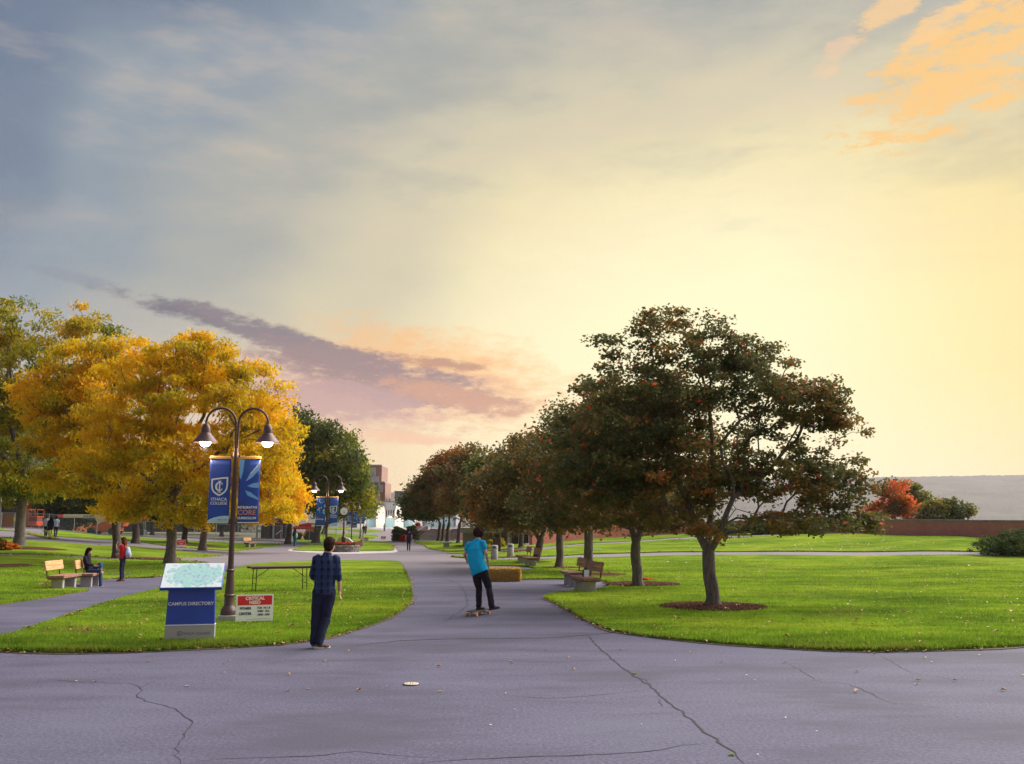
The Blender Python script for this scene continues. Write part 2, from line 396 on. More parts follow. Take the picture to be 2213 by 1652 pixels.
ASPH = asphalt_mat()
GRASS = grass_mat('lawn_grass', (.074, .138, .020, 1), (.165, .255, .024, 1), (.285, .350, .034, 1))
BLADE = grass_mat('grass_blade', (.092, .185, .022, 1), (.235, .375, .032, 1), (.43, .52, .048, 1), True)
MULCH = pmat('mulch', (.105, .050, .038), 1, var=.5, scale=30, bump=1, bscale=40, spec=0)
CONC = pmat('concrete', (.36, .34, .345), .85, var=.15, scale=6, bump=.4, bscale=90, dirt=.3)
CONCL = pmat('concrete_pale', (.50, .46, .45), .85, var=.12, scale=2, bump=.3, bscale=50)

# ================================================================== SETTING
def catmull(pts, step=.35, closed=True):
    out = []; n = len(pts)
    for i in range(n if closed else n - 1):
        p0, p1, p2, p3 = (pts[(i + k) % n] if closed else pts[min(max(i + k, 0), n - 1)] for k in (-1, 0, 1, 2))
        L = (Vector(p2[:2]) - Vector(p1[:2])).length; m_ = max(1, int(L / step))
        # centripetal-ish: fall back to straight when neighbours are very uneven
        for k in range(m_):
            t = k / m_
            q = [.5 * (2 * p1[a] + (p2[a] - p0[a]) * t + (2 * p0[a] - 5 * p1[a] + 4 * p2[a] - p3[a]) * t * t + (3 * p1[a] - p0[a] - 3 * p2[a] + p3[a]) * t ** 3) for a in (0, 1)]
            s_ = [p1[a] + (p2[a] - p1[a]) * t for a in (0, 1)]
            L0 = (Vector(p1[:2]) - Vector(p0[:2])).length; L3 = (Vector(p3[:2]) - Vector(p2[:2])).length
            k_ = min(1, 2.2 * min(L0, L3, L) / max(L, .01))
            out.append((s_[0] + (q[0] - s_[0]) * k_, s_[1] + (q[1] - s_[1]) * k_))
    if not closed: out.append(tuple(pts[-1][:2]))
    return out
def inside(poly, x, y):
    P = np.array(poly); n = len(P); r_ = np.zeros(len(x), bool); j = n - 1
    for i in range(n):
        a = (P[i, 1] > y) != (P[j, 1] > y)
        if a.any():
            xs = (P[j, 0] - P[i, 0]) * (y - P[i, 1]) / (P[j, 1] - P[i, 1] + 1e-12) + P[i, 0]
            r_ ^= a & (x < xs)
        j = i
    return r_
def sheet(name, poly, mat, h=.05, grid=1.0, kind='structure', jit=.055, skirt=True):
    """raised sheet over the terrain with a low edge"""
    pts = [(x + jit * noise.noise((x * 2.3, y * 2.3, 0)) * 1.6, y + jit * noise.noise((x * 2.3, y * 2.3, 9)) * 1.6) for x, y in poly]
    n = len(pts); P = np.array(pts)
    xs = np.arange(P[:, 0].min(), P[:, 0].max(), grid); ys = np.arange(P[:, 1].min(), P[:, 1].max(), grid)
    X, Y = np.meshgrid(xs, ys); X = X.ravel(); Y = Y.ravel(); k = inside(pts, X, Y); X, Y = X[k], Y[k]
    d = np.min(np.hypot(X[:, None] - P[None, ::2, 0], Y[:, None] - P[None, ::2, 1]), axis=1) if len(X) else np.zeros(0)
    keep = d > grid * .4; X, Y = X[keep], Y[keep]
    vs = [Vector(p) for p in pts] + [Vector((a, b)) for a, b in zip(X, Y)]
    r_ = geometry.delaunay_2d_cdt(vs, [], [list(range(n))], 1, 1e-5)
    V2, Fc = r_[0], r_[2]
    A = np.array([(v.x, v.y) for v in V2]); zz = Zv(A[:, 0], A[:, 1]) + h
    V = [(a, b, c) for (a, b), c in zip(A, zz)]; Fs = [tuple(f) for f in Fc]
    if skirt:
        o = len(V)
        for x, y in pts: V.append((x, y, Z(x, y) + h)); V.append((x, y, Z(x, y) - .03))
        for i in range(n):
            j = (i + 1) % n; Fs.append((o + 2 * i, o + 2 * i + 1, o + 2 * j + 1, o + 2 * j))
    me = bpy.data.meshes.new(name); me.from_pydata(V, [], Fs); me.materials.append(mat); me.update()
    bm = bmesh.new(); bm.from_mesh(me); bmesh.ops.recalc_face_normals(bm, faces=bm.faces)
    if sum(f.normal.z for f in bm.faces) < 0: bmesh.ops.reverse_faces(bm, faces=bm.faces)
    bm.to_mesh(me); bm.free()
    o = link(name, me); o['kind'] = kind
    return o, pts
def outline(pxs, step=.5): return catmull([G(*p) for p in pxs], step)

# big ground, pavement
g = MB(); g.add([(-9000, -3000, -.6), (9000, -3000, -.6), (9000, 12000, -.6), (-9000, 12000, -.6)], [(0, 1, 2, 3)])
GROUND = pmat('far_ground', (.07, .10, .03), .95, var=.4, scale=.05)
tag(g.build('ground', GROUND), kind='structure')
ys = np.concatenate([np.arange(-24, 14, 4.0), np.arange(14, 130, 1.15), np.arange(130, 300, 4.0)])
xs = np.concatenate([np.arange(-130, -60, 3.0), np.arange(-60, 60, 1.2), np.arange(60, 131, 3.0)])
Xg, Yg = np.meshgrid(xs, ys); nx, ny = len(xs), len(ys)
Vg = np.stack([Xg.ravel(), Yg.ravel(), Zv(Xg.ravel(), Yg.ravel())], 1)
ii = (np.arange(ny - 1)[:, None] * nx + np.arange(nx - 1)[None]).ravel()
pave = npmesh('pavement', Vg, np.stack([ii, ii + 1, ii + nx + 1, ii + nx], 1), ASPH, smooth=True); pave['kind'] = 'structure'

# lawns
L1 = outline([(-160, 1398), (-60, 1404), (0, 1409), (60, 1412), (130, 1413), (260, 1412), (360, 1408), (470, 1402), (600, 1395), (680, 1385),
              (760, 1366), (830, 1341), (872, 1318), (886, 1300), (887, 1280), (880, 1250), (863, 1216), (800, 1213), (700, 1213), (610, 1216), (540, 1222),
              (480, 1240), (330, 1279), (200, 1316), (100, 1350), (0, 1383), (-90, 1396)], .4)
L2 = outline([(-260, 1346), (-100, 1324), (0, 1308), (100, 1293), (165, 1282), (190, 1277), (150, 1274), (100, 1269), (160, 1262), (240, 1252), (330, 1248), (380, 1238), (415, 1226), (441, 1218),
              (400, 1214.5), (340, 1213), (180, 1208), (0, 1202.5), (-200, 1196), (-400, 1210)])
L3 = outline([(-300, 1150), (-100, 1152), (-20, 1158), (58, 1169), (150, 1175), (247, 1181), (340, 1187), (420, 1196), (470, 1200), (484, 1202), (440, 1204.5), (340, 1207.5), (180, 1203.5), (0, 1198), (-300, 1188)])
L4 = outline([(-200, 1143), (0, 1147), (113, 1159), (247, 1168), (340, 1178), (400, 1185), (487, 1190.5), (514, 1192), (553, 1187), (580, 1183), (608, 1178.5), (590, 1175.5), (487, 1173), (400, 1169), (311, 1163), (200, 1154), (100, 1147), (0, 1142), (-200, 1139)])
L5 = outline([(632, 1190), (648, 1184), (666, 1179), (700, 1176), (740, 1172.5), (790, 1169), (815, 1171), (841, 1174), (850, 1181), (852, 1188), (845, 1191), (800, 1192), (743, 1192), (680, 1191.5)])
L5a = outline([(622, 1190), (660, 1182), (750, 1180), (840, 1182), (858, 1190), (850, 1194.5), (800, 1196.5), (743, 1197.5), (680, 1195.5)])
L7 = outline([(1180, 1291.5), (1190, 1300), (1230, 1320), (1275, 1345), (1330, 1366), (1420, 1380), (1520, 1390), (1650, 1400), (1800, 1408), (1900, 1410), (2000, 1408), (2213, 1398), (2500, 1372), (2900, 1330),
              (3000, 1200), (2500, 1202), (2213, 1202), (2000, 1201.5), (1700, 1201), (1500, 1201), (1300, 1206), (1160, 1211), (1060, 1213), (1042, 1217), (1040, 1223), (1100, 1224), (1140, 1226), (1158, 1231), (1140, 1235), (1100, 1233.5), (1052, 1233),
              (1048, 1245), (1056, 1256.5), (1120, 1254), (1200, 1252.5), (1305, 1257), (1322, 1267), (1294, 1276), (1224, 1282)], .45)
L8 = outline([(896, 1171), (914, 1179), (930, 1187), (958, 1192), (985, 1192.5), (1040, 1190.5), (1110, 1187.5), (1150, 1183), (1140, 1179), (1060, 1173), (960, 1170.5)])
L8b = outline([(965, 1195.5), (990, 1198), (1040, 1198.5), (1070, 1197), (1110, 1193), (1080, 1193), (1030, 1194)])
L9 = outline([(978, 1203.5), (1000, 1206.5), (1045, 1208.5), (1100, 1206), (1200, 1203), (1300, 1198), (1480, 1194), (1800, 1193.5), (2100, 1193.5), (2300, 1194), (2700, 1194), (2600, 1160), (2300, 1162), (2100, 1162), (1900, 1155.5), (1800, 1155), (1700, 1157.5), (1480, 1166.5), (1300, 1178), (1200, 1187), (1130, 1194), (1060, 1200)])
L10 = outline([(1150, 1183.5), (1200, 1180.5), (1300, 1173.5), (1480, 1162), (1560, 1158), (1640, 1154.5), (1560, 1152), (1480, 1154.5), (1365, 1158), (1250, 1167), (1160, 1177)])
F1 = outline([(690, 1147), (735, 1146), (756, 1143.5), (745, 1141.5), (715, 1141.5), (690, 1143)])
F2 = outline([(752, 1147.5), (790, 1151.5), (826, 1150.5), (829, 1148.5), (800, 1145.5), (775, 1144), (756, 1144.5)])
F3 = outline([(640, 1171), (720, 1172), (800, 1166), (818, 1160), (806, 1157), (760, 1155), (700, 1152), (640, 1155)])
for nm, pl, h, gr in (('lawn', L1, .05, .8), ('lawn', L2, .045, 1.2), ('lawn', L3, .045, 1.5), ('lawn', L4, .045, 2), ('lawn', L5, .05, 1.6), ('lawn', L7, .05, 1.1),
                      ('lawn', L8, .045, 2), ('lawn', L8b, .04, 2), ('lawn', L9, .07, 1.5), ('lawn', L10, .05, 2), ('lawn', F1, .05, 4), ('lawn', F2, .05, 4), ('lawn', F3, .05, 3)):
    sheet(nm, pl, GRASS, h, gr)
def grown(poly, d):
    n = len(poly); ar = sum(poly[i][0] * poly[(i + 1) % n][1] - poly[(i + 1) % n][0] * poly[i][1] for i in range(n)); sg = 1 if ar > 0 else -1; out = []
    for i in range(n):
        a, b = poly[i - 1], poly[(i + 1) % n]; tx, ty = b[0] - a[0], b[1] - a[1]; L = math.hypot(tx, ty) or 1
        k = d * (.25 + 1.6 * max(0, .35 + noise.noise((poly[i][0] * .7, poly[i][1] * .7, 2)))) ; out.append((poly[i][0] + sg * ty / L * k, poly[i][1] - sg * tx / L * k))
    return out
SOIL = pmat('edge_soil', (.105, .070, .045), .95, var=.5, scale=14, bump=1, bscale=30)
for pl in (L1, L7, L2): sheet('soil_edge', grown(pl, .085), SOIL, .012, 2, jit=.05)
sheet('path', L5a, CONCL, .012, 2, jit=0)
EARTH = pmat('earth_yard', (.11, .105, .06), .95, var=.45, scale=.7, bump=.6, bscale=8)
yard = [tuple(gd(px, d)[:2]) for px, d in ((-900, 102), (-200, 100.5), (50, 100.3), (260, 100.3), (420, 100.3), (600, 100.3), (628, 103), (690, 140), (640, 200), (-900, 220))]
sheet('yard_ground', yard, EARTH, .03, 5, jit=0)

# mulch rings
def mulch(px, py, rpx, sy=1.0, name='mulch_bed'):
    c = G(px, py); r_ = rpx * mpp(c.y)
    poly = [(c.x + r_ * math.cos(a) * (1 + .09 * math.sin(3 * a + px) + .04 * math.sin(7 * a)), c.y + r_ * sy * math.sin(a) * (1 + .05 * math.cos(2 * a))) for a in np.linspace(0, 2 * math.pi, 40, endpoint=False)]
    sheet(name, poly, MULCH, .066, .5, jit=.05); return c, r_
MUL = [mulch(1540, 1316, 105), mulch(1385, 1266, 78, .9), mulch(1290, 1244, 60, .9), mulch(1215, 1229, 45, .9), mulch(1150, 1217, 40, .9), mulch(1130, 1191, 46, .8),
       mulch(80, 1187, 60, .9), mulch(15, 1225, 55, .8), mulch(330, 1209, 60, .7), mulch(415, 1222, 32, .8), mulch(440, 1182, 45, .8)]
# wood-chip texture on the near mulch
def chips(c, r_, n_, name='mulch_chips'):
    a = RNG.uniform(0, 2 * math.pi, n_); rr = r_ * 1.07 * np.sqrt(RNG.uniform(0, 1, n_)); x = c.x + rr * np.cos(a); y = c.y + rr * np.sin(a) * .95
    z = Zv(x, y) + .07; th_ = RNG.uniform(0, math.pi, n_); L = RNG.uniform(.02, .06, n_); W = RNG.uniform(.008, .018, n_); tz = RNG.uniform(-.02, .03, n_)
    ux, uy = np.cos(th_), np.sin(th_)
    V = np.stack([np.stack([x - ux * L, y - uy * L, z], 1), np.stack([x + uy * W, y - ux * W, z + .012], 1), np.stack([x + ux * L, y + uy * L, z + np.abs(tz)], 1), np.stack([x - uy * W, y + ux * W, z + .012], 1)], 1).reshape(-1, 3)
    o = npmesh(name, V, np.arange(4 * n_).reshape(-1, 4), CHIP, tint=RNG.uniform(0, 1, n_)); tag(o, 'brown wood chips in a tree ring', 'mulch', kind='stuff')
CHIP = leaf_mat('wood_chip', [(.045, .022, .017, 1), (.12, .056, .042, 1), (.22, .12, .085, 1)], 0, 0)
chips(*MUL[0], 5000); chips(*MUL[1], 3500)

# grass blades on the near lawns (edges and turf)
def blades(poly, ymax, n_, name, label):
    P = np.array(poly); x0, x1, y0, y1 = P[:, 0].min(), P[:, 0].max(), P[:, 1].min(), min(P[:, 1].max(), ymax)
    x0, x1 = max(x0, -22), min(x1, 24)
    v = RNG.uniform(0, 1, n_ * 6); y = y0 + (y1 - y0) * v ** 1.6; x = RNG.uniform(x0, x1, n_ * 6)
    k = inside(poly, x, y) & (np.abs(x) < y * .60 + .5) & (RNG.uniform(0, 1, len(x)) < np.clip((ymax - y) / (ymax - 15.0), 0, 1))
    for c, r_ in MUL: k &= ((x - c.x) ** 2 + ((y - c.y) / .93) ** 2) > (r_ * .97) ** 2
    x, y = x[k][:n_], y[k][:n_]
    # ragged fringe along the edge
    e = []
    for i in range(len(P)):
        a, b = P[i], P[(i + 1) % len(P)]
        if a[1] < ymax and abs(a[0]) < a[1] * .62:
            m_ = int(np.hypot(*(b - a)) * 90); t = RNG.uniform(0, 1, (m_, 1)); e.append(a + (b - a) * t + RNG.normal(0, .022, (m_, 2)))
    if e: e = np.concatenate(e); x = np.concatenate([x, e[:, 0]]); y = np.concatenate([y, e[:, 1]])
    n2 = len(x); z = Zv(x, y) + .04
    h = RNG.uniform(.025, .06, n2) * (1 + .5 * (y < 17)); a = RNG.uniform(0, 2 * math.pi, n2); wd = RNG.uniform(.006, .012, n2) * (.7 + y / 30)
    lx, ly = RNG.normal(0, .022, n2), RNG.normal(0, .022, n2)
    cx_, sy_ = np.cos(a) * wd, np.sin(a) * wd
    V = np.stack([np.stack([x - cx_, y - sy_, z - .01], 1), np.stack([x + cx_, y + sy_, z - .01], 1), np.stack([x + lx, y + ly, z + h], 1)], 1).reshape(-1, 3)
    o = npmesh(name, V, np.arange(3 * n2).reshape(-1, 3), BLADE); tag(o, label, 'grass', kind='stuff')
blades(L1, 42, 120000, 'grass', 'short green grass on the lawn round the campus directory')
blades(L7, 58, 190000, 'grass', 'short green grass on the wide lawn under the trees')
blades(L2, 52, 40000, 'grass', 'short green grass behind the benches')

# fallen leaves and pale petals
LEAFL = leaf_mat('fallen_leaf', [(.30, .16, .04, 1), (.42, .27, .08, 1), (.22, .09, .04, 1), (.50, .40, .18, 1)], .1)
PETAL = leaf_mat('pale_leaf', [(.75, .72, .55, 1), (.85, .83, .75, 1)], .2)
def litter(x, y, size, mat, label, name='fallen_leaves', lift=.06):
    n_ = len(x); z = Zv(x, y) + lift; a = RNG.uniform(0, 6.28, n_); s_ = size * RNG.uniform(.6, 1.3, n_); ux, uy = np.cos(a) * s_, np.sin(a) * s_; q = RNG.uniform(0, .8, n_) * s_
    V = np.stack([np.stack([x - ux, y - uy, z], 1), np.stack([x + uy * .6, y - ux * .6, z + q], 1), np.stack([x + ux, y + uy, z + .3 * q], 1), np.stack([x - uy * .6, y + ux * .6, z + q], 1)], 1).reshape(-1, 3)
    o = npmesh(name, V, np.arange(4 * n_).reshape(-1, 4), mat, tint=RNG.uniform(0, 1, n_)); tag(o, label, 'leaves', kind='stuff')
def edge_litter(poly, ymin, ymax, dens, spread, seedside=0):
    P = np.array(poly); e = []
    for i in range(len(P)):
        a, b = P[i], P[(i + 1) % len(P)]
        if ymin < a[1] < ymax:
            dd = dens * max(0, .5 + 1.4 * noise.noise((a[0] * .35, a[1] * .35, 3)))
            m_ = RNG.poisson(np.hypot(*(b - a)) * dd); e.append(a + (b - a) * RNG.uniform(0, 1, (m_, 1)) + RNG.normal(0, spread, (m_, 2)))
    e = np.concatenate(e); return e[:, 0], e[:, 1]
def poly_litter(poly, n_, ymax):
    P = np.array(poly); x = RNG.uniform(max(P[:, 0].min(), -30), min(P[:, 0].max(), 32), n_ * 3); y = RNG.uniform(P[:, 1].min(), min(P[:, 1].max(), ymax), n_ * 3)
    k = inside(poly, x, y); return x[k][:n_], y[k][:n_]
litter(*poly_litter(L1, 420, 30), .05, LEAFL, 'scattered brown leaves on the lawn round the directory', lift=.08)
litter(*poly_litter(L7, 1400, 50), .05, LEAFL, 'scattered brown leaves on the lawn under the trees', lift=.08)
litter(*edge_litter(L1, 12, 40, 26, .09), .04, LEAFL, 'brown leaves caught along the lawn edge by the directory', lift=.03)
litter(*edge_litter(L7, 12, 30, 28, .10), .04, LEAFL, 'brown leaves caught along the lawn edge by the benches', lift=.03)
for pl in (L2, L3, L4, L5, L8, L9): litter(*edge_litter(pl, 30, 95, 9, .16), .08, LEAFL, 'orange leaves gathered along a distant path edge', lift=.06)
def px_litter(x0, x1, y0, y1, n_):
    e = [G(random.uniform(x0, x1), random.uniform(y0, y1)) for _ in range(n_)]; return np.array([p.x for p in e]), np.array([p.y for p in e])
a = [px_litter(1480, 2000, 1163, 1192, 130), px_litter(1700, 1950, 1168, 1190, 70), px_litter(1300, 2213, 1203, 1240, 22), px_litter(2000, 2130, 1165, 1190, 14)]
litter(np.concatenate([q[0] for q in a]), np.concatenate([q[1] for q in a]), (.06), PETAL, 'small white petals strewn over the sloping lawn', 'white_petals', .1)
a = px_litter(0, 2213, 1415, 1640, 12); litter(*a, .018, PETAL, 'pale specks of litter on the asphalt', 'litter_specks', .012)
d_ = px_litter(200, 2213, 1405, 1500, 40); litter(*d_, .035, LEAFL, 'a few dry leaves blown onto the asphalt', lift=.012)
b_ = px_litter(1180, 1330, 1255, 1300, 14); litter(*b_, .05, LEAFL, 'dry leaves on the paving by the benches', lift=.02)

# cracks in the asphalt (parts of the pavement)
CRACK = pmat('crack', (.035, .03, .04), .95, var=.3, scale=20)
def crack(pxs, w0, jit=.02):
    pts = catmull([G(*p) for p in pxs], .12, False); V = []; Fs = []; n = len(pts)
    for i, (x, y) in enumerate(pts):
        q = pts[min(i + 1, n - 1)]; p = pts[max(i - 1, 0)]; tx, ty = q[0] - p[0], q[1] - p[1]; L = math.hypot(tx, ty) or 1; nx_, ny_ = -ty / L, tx / L
        j = jit * (noise.noise((x * 5, y * 5, 1)) * 1.4 + noise.noise((x * 17, y * 17, 5)) * .8); x += nx_ * j; y += ny_ * j
        ww = w0 * (.45 + .8 * abs(noise.noise((x * 4, y * 4, 3))) + .5 * abs(noise.noise((x * 19, y * 19, 7)))) * min(1, .2 + i / 6, .2 + (n - 1 - i) / 6)
        V += [(x - nx_ * ww, y - ny_ * ww, Z(x, y) + .004), (x + nx_ * ww, y + ny_ * ww, Z(x, y) + .004)]
        if i: Fs.append((2 * i - 2, 2 * i - 1, 2 * i + 1, 2 * i))
    MB().add(V, Fs).build('crack', CRACK, pave)
crack([(1268, 1371), (1290, 1396), (1330, 1430), (1370, 1461), (1400, 1480), (1430, 1508), (1470, 1538), (1510, 1570), (1560, 1612), (1610, 1652)], .017, .03)
crack([(760, 1396), (860, 1386), (960, 1382), (1080, 1380), (1180, 1379), (1268, 1373), (1320, 1368), (1340, 1364)], .022)
crack([(890, 1652), (1000, 1643), (1150, 1636), (1280, 1632), (1400, 1624), (1480, 1612), (1540, 1604)], .011)
crack([(1040, 1500), (1180, 1510), (1290, 1503), (1360, 1496), (1405, 1489)], .008)
crack([(1372, 1462), (1395, 1470), (1405, 1480)], .014); crack([(1420, 1510), (1432, 1528), (1470, 1532)], .010)
crack([(75, 1480), (85, 1472), (110, 1470), (200, 1475), (280, 1478), (303, 1488), (297, 1502), (310, 1512), (355, 1526), (385, 1537), (410, 1562), (405, 1580), (385, 1610), (380, 1634), (395, 1652)], .008, .035)
crack([(303, 1488), (320, 1478), (335, 1473)], .009)
crack([(395, 1652), (470, 1641), (600, 1637), (700, 1633), (770, 1625), (860, 1634), (960, 1640)], .009)
crack([(760, 1500), (830, 1490), (876, 1484)], .008); crack([(908, 1480), (990, 1482), (1060, 1490)], .007)
crack([(1700, 1430), (1760, 1470), (1840, 1480), (1930, 1520), (2050, 1530)], .006, .05); crack([(1900, 1415), (1960, 1450), (2080, 1470), (2213, 1475)], .005, .05)
crack([(930, 1240), (990, 1262), (1010, 1310), (960, 1345)], .010, .06)
crack([(1130, 1462), (1200, 1458), (1240, 1462)], .006); crack([(1320, 1548), (1450, 1541), (1500, 1540)], .006)

# manhole cover
c = G(889, 1480); t_ = thing('manhole_cover', 'pale round utility cover set in the asphalt', 'manhole cover', (c.x, c.y, 0)); t_.scale = (.62, .62, .8)
COVER = pmat('cover_paint', (.62, .52, .40), .6, var=.15, scale=12, bump=.4, bscale=60, dirt=.3); RIM = pmat('cover_rim', (.05, .035, .035), .7)
MB().lathe([(.155, 0), (.155, .014), (.172, .014), (.178, .0)], 32).build('rim', RIM, t_)
MB().lathe([(.150, .004), (.150, .018), (.14, .022), (.0, .022)], 32).build('cover', COVER, t_)
MB().box((-.02, 0, .0235), (.012, .18, .003)).box((.03, 0, .0235), (.012, .18, .003)).box((-.09, 0, .0235), (.03, .02, .003)).box((.095, .01, .0235), (.025, .03, .003)).build('raised_mark', RIM, t_)

# ------------------------------------------------------------------ far hill
ridge_px = [(-600, 1090), (0, 1085), (500, 1075), (830, 1065), (1200, 1050), (1500, 1042), (1800, 1034), (2000, 1030), (2213, 1027), (2700, 1022), (3400, 1035)]
V = []; HY = 2600.0; cols = np.linspace(-600, 3400, 900); rows = 22
for r_ in range(rows):
    t = r_ / (rows - 1)
    for px in cols:
        top = (HOR - np.interp(px, [a for a, _ in ridge_px], [b for _, b in ridge_px])) * HY / F * 1.0
        Yd = 1400 + (HY - 1400) * t; x = (px - CX) / F * CP * Yd * (1 if t < 1 else 1)
        s_ = t ** 1.15
        z = -12 + (top + 12) * s_ + 3 * noise.noise((x * .012, Yd * .012, 0)) * s_ + (2.2 * noise.noise((x * .09, Yd * .09, 4)) + 1.8 * noise.noise((x * .24, Yd * .15, 4))) * (.3 + .7 * t) + 8 * noise.noise((x * .0034, Yd * .0034, 2)) * math.sin(t * 3.1)
        V.append((x, Yd, z))
    if r_ == rows - 1:
        for px in cols: V.append(((px - CX) / F * CP * (HY + 500), HY + 500, -12))
nC = len(cols); ii = (np.arange(rows)[:, None] * nC + np.arange(nC - 1)[None]).ravel()
HILL = pmat('forest_hill', (.060, .060, .045), 1, var=.5, scale=.012, bump=1, bscale=.06)
tag(npmesh('hill', np.array(V), np.stack([ii, ii + 1, ii + nC + 1, ii + nC], 1), HILL), kind='structure')

# ------------------------------------------------------------------ brick wall on the right
def uvwall(name, nodes, th, mat, parent):
    """nodes: (x, y, zb, zt); thick wall with metric UVs"""
    n = len(nodes); N = []
    for i in range(n):
        a = Vector(nodes[max(i - 1, 0)][:2]); b = Vector(nodes[min(i + 1, n - 1)][:2]); d = (b - a).normalized(); N.append(Vector((-d.y, d.x)))
    bm = bmesh.new(); uvl = bm.loops.layers.uv.new('UVMap'); s_ = 0; prev = None
    for i, (x, y, zb, zt) in enumerate(nodes):
        if i: s_ += math.hypot(x - nodes[i - 1][0], y - nodes[i - 1][1])
        ring = [bm.verts.new((x - N[i].x * th / 2, y - N[i].y * th / 2, zb)), bm.verts.new((x - N[i].x * th / 2, y - N[i].y * th / 2, zt)),
                bm.verts.new((x + N[i].x * th / 2, y + N[i].y * th / 2, zt)), bm.verts.new((x + N[i].x * th / 2, y + N[i].y * th / 2, zb))]
        if prev:
            pr, ps, pn = prev
            for k in range(3):
                f = bm.faces.new((pr[k], ring[k], ring[k + 1], pr[k + 1]))
                for lp, (u, v) in zip(f.loops, ((ps, pr[k].co.z), (s_, ring[k].co.z), (s_, ring[k + 1].co.z + (th if k == 1 else 0)), (ps, pr[k + 1].co.z + (th if k == 1 else 0)))): lp[uvl].uv = (u, v)
        else:
            f = bm.faces.new(ring)
            for lp, (u, v) in zip(f.loops, ((0, zb), (0, zt), (th, zt), (th, zb))): lp[uvl].uv = (u, v)
        prev = (ring, s_, None)
    bm.faces.new(prev[0][::-1]); bmesh.ops.recalc_face_normals(bm, faces=bm.faces)
    me = bpy.data.meshes.new(name); bm.to_mesh(me); bm.free(); me.materials.append(mat); return link(name, me, parent)
BRICK = brick_mat('red_brick', (.58, .165, .125, 1), (.46, .12, .10, 1), (.50, .33, .29, 1))
BRICKD = brick_mat('dark_brick', (.24, .085, .07, 1), (.18, .065, .06, 1), (.26, .19, .17, 1))
CAP = pmat('wall_cap', (.24, .225, .24), .85, var=.2, scale=3, bump=.4, bscale=30)
def wall_nodes(tab):
    o = []
    for px, Yd, top in tab:
        p = gd(px, Yd); o.append((p.x, p.y, p.z - .3, at(px, top, Yd).z))
    return o
tab = [(1147, 80, 1141), (1200, 82, 1139), (1290, 85, 1135.5), (1365, 87, 1132.5), (1500, 88, 1128), (1600, 87, 1125.5), (1700, 85.5, 1123.5), (1803, 83, 1122.3), (1900, 79.5, 1122), (2000, 75.5, 1122.6), (2093, 72, 1123.6), (2213, 67.5, 1124.5), (2400, 62, 1126), (2700, 55, 1128)]
wn = wall_nodes(tab); wt = thing('brick_wall', 'long low red brick wall with grey cap behind the sloping lawn', 'wall', wn[0][:3])
off = Vector(wn[0][:3]); wl = [(a - off.x, b - off.y, c_ - off.z, d - off.z) for a, b, c_, d in wn]
wl = [(a, b, c_, d - .14) for a, b, c_, d in wl]
uvwall('masonry', wl, .36, BRICK, wt)
for i in range(len(wl) - 1):   # cap stones
    a, b = wl[i], wl[i + 1]; L = math.hypot(b[0] - a[0], b[1] - a[1]); k = max(1, round(L / 1.6))
    for j in range(k):
        t0, t1 = j / k, (j + 1) / k - .006; q = lambda t: Vector((a[0] + (b[0] - a[0]) * t, a[1] + (b[1] - a[1]) * t, a[3] + (b[3] - a[3]) * t + .07))
        p0, p1 = q(t0), q(t1); c_ = (p0 + p1) / 2; d = p1 - p0
        MB().box((0, 0, 0), (d.length, .48, .138), bev=.012, ry=-math.atan2(d.z, math.hypot(d.x, d.y)), rz=math.atan2(d.y, d.x)).build('cap_stone', CAP, wt, loc=c_)

# ------------------------------------------------------------------ buildings
WHITE = pmat('white_pier', (.74, .72, .68), .8, var=.04, scale=.6); GREYC = pmat('grey_facade', (.27, .285, .31), .85, var=.08, scale=.3, dirt=.15)
PANEL = pmat('facade_panel', (.40, .36, .37), .85, var=.1, scale=.4, dirt=.2); SALM = pmat('brick_far', (.33, .19, .145), .9, var=.1, scale=.8)
DARKG = pmat('dark_glass', (.03, .03, .04), .12, var=.1, scale=.3); AQUA = pmat('pale_blue_wall', (.36, .55, .62), .8, var=.08, scale=.2)
FRAMEW = pmat('window_frame', (.55, .52, .52), .6, var=.05)
LAMPG = pmat('flood_lamp', (1, .9, .7), .4, emit=(1, .86, .6), estr=9)
def pxbox(mb, x0, x1, y0, y1, Y, dep, mi=0, bev=0):
    """box whose front face fills a pixel rectangle at depth Y"""
    a = at((x0 + x1) / 2, y1, Y); b = at((x0 + x1) / 2, y0, Y); wd = abs(x1 - x0) * mpp(Y)
    return mb.box(((a.x), Y + dep / 2, (a.z + b.z) / 2), (wd, dep, abs(b.z - a.z)), mi=mi, bev=bev)
def part(name, mat, par, *rects, Y=260, dep=1, bev=0):
    mb = MB()
    for r_ in rects: pxbox(mb, *r_, Y, dep, bev=bev)
    mb.v = [tuple(Vector(v) - par.location) for v in mb.v]
    return mb.build(name, mat, par)
b1 = thing('campus_building', 'white concrete hall with floodlit piers at the end of the walk', 'building', gd(842, 262))
part('wall', GREYC, b1, (760, 985, 1086, 1142), Y=262, dep=18)
part('roof_slab', pmat('roof_edge', (.12, .11, .12), .8), b1, (757, 988, 1083.2, 1085.8), Y=261.2, dep=20)
part('lower_wall', AQUA, b1, (775, 980, 1121, 1142), Y=261.5, dep=.45)
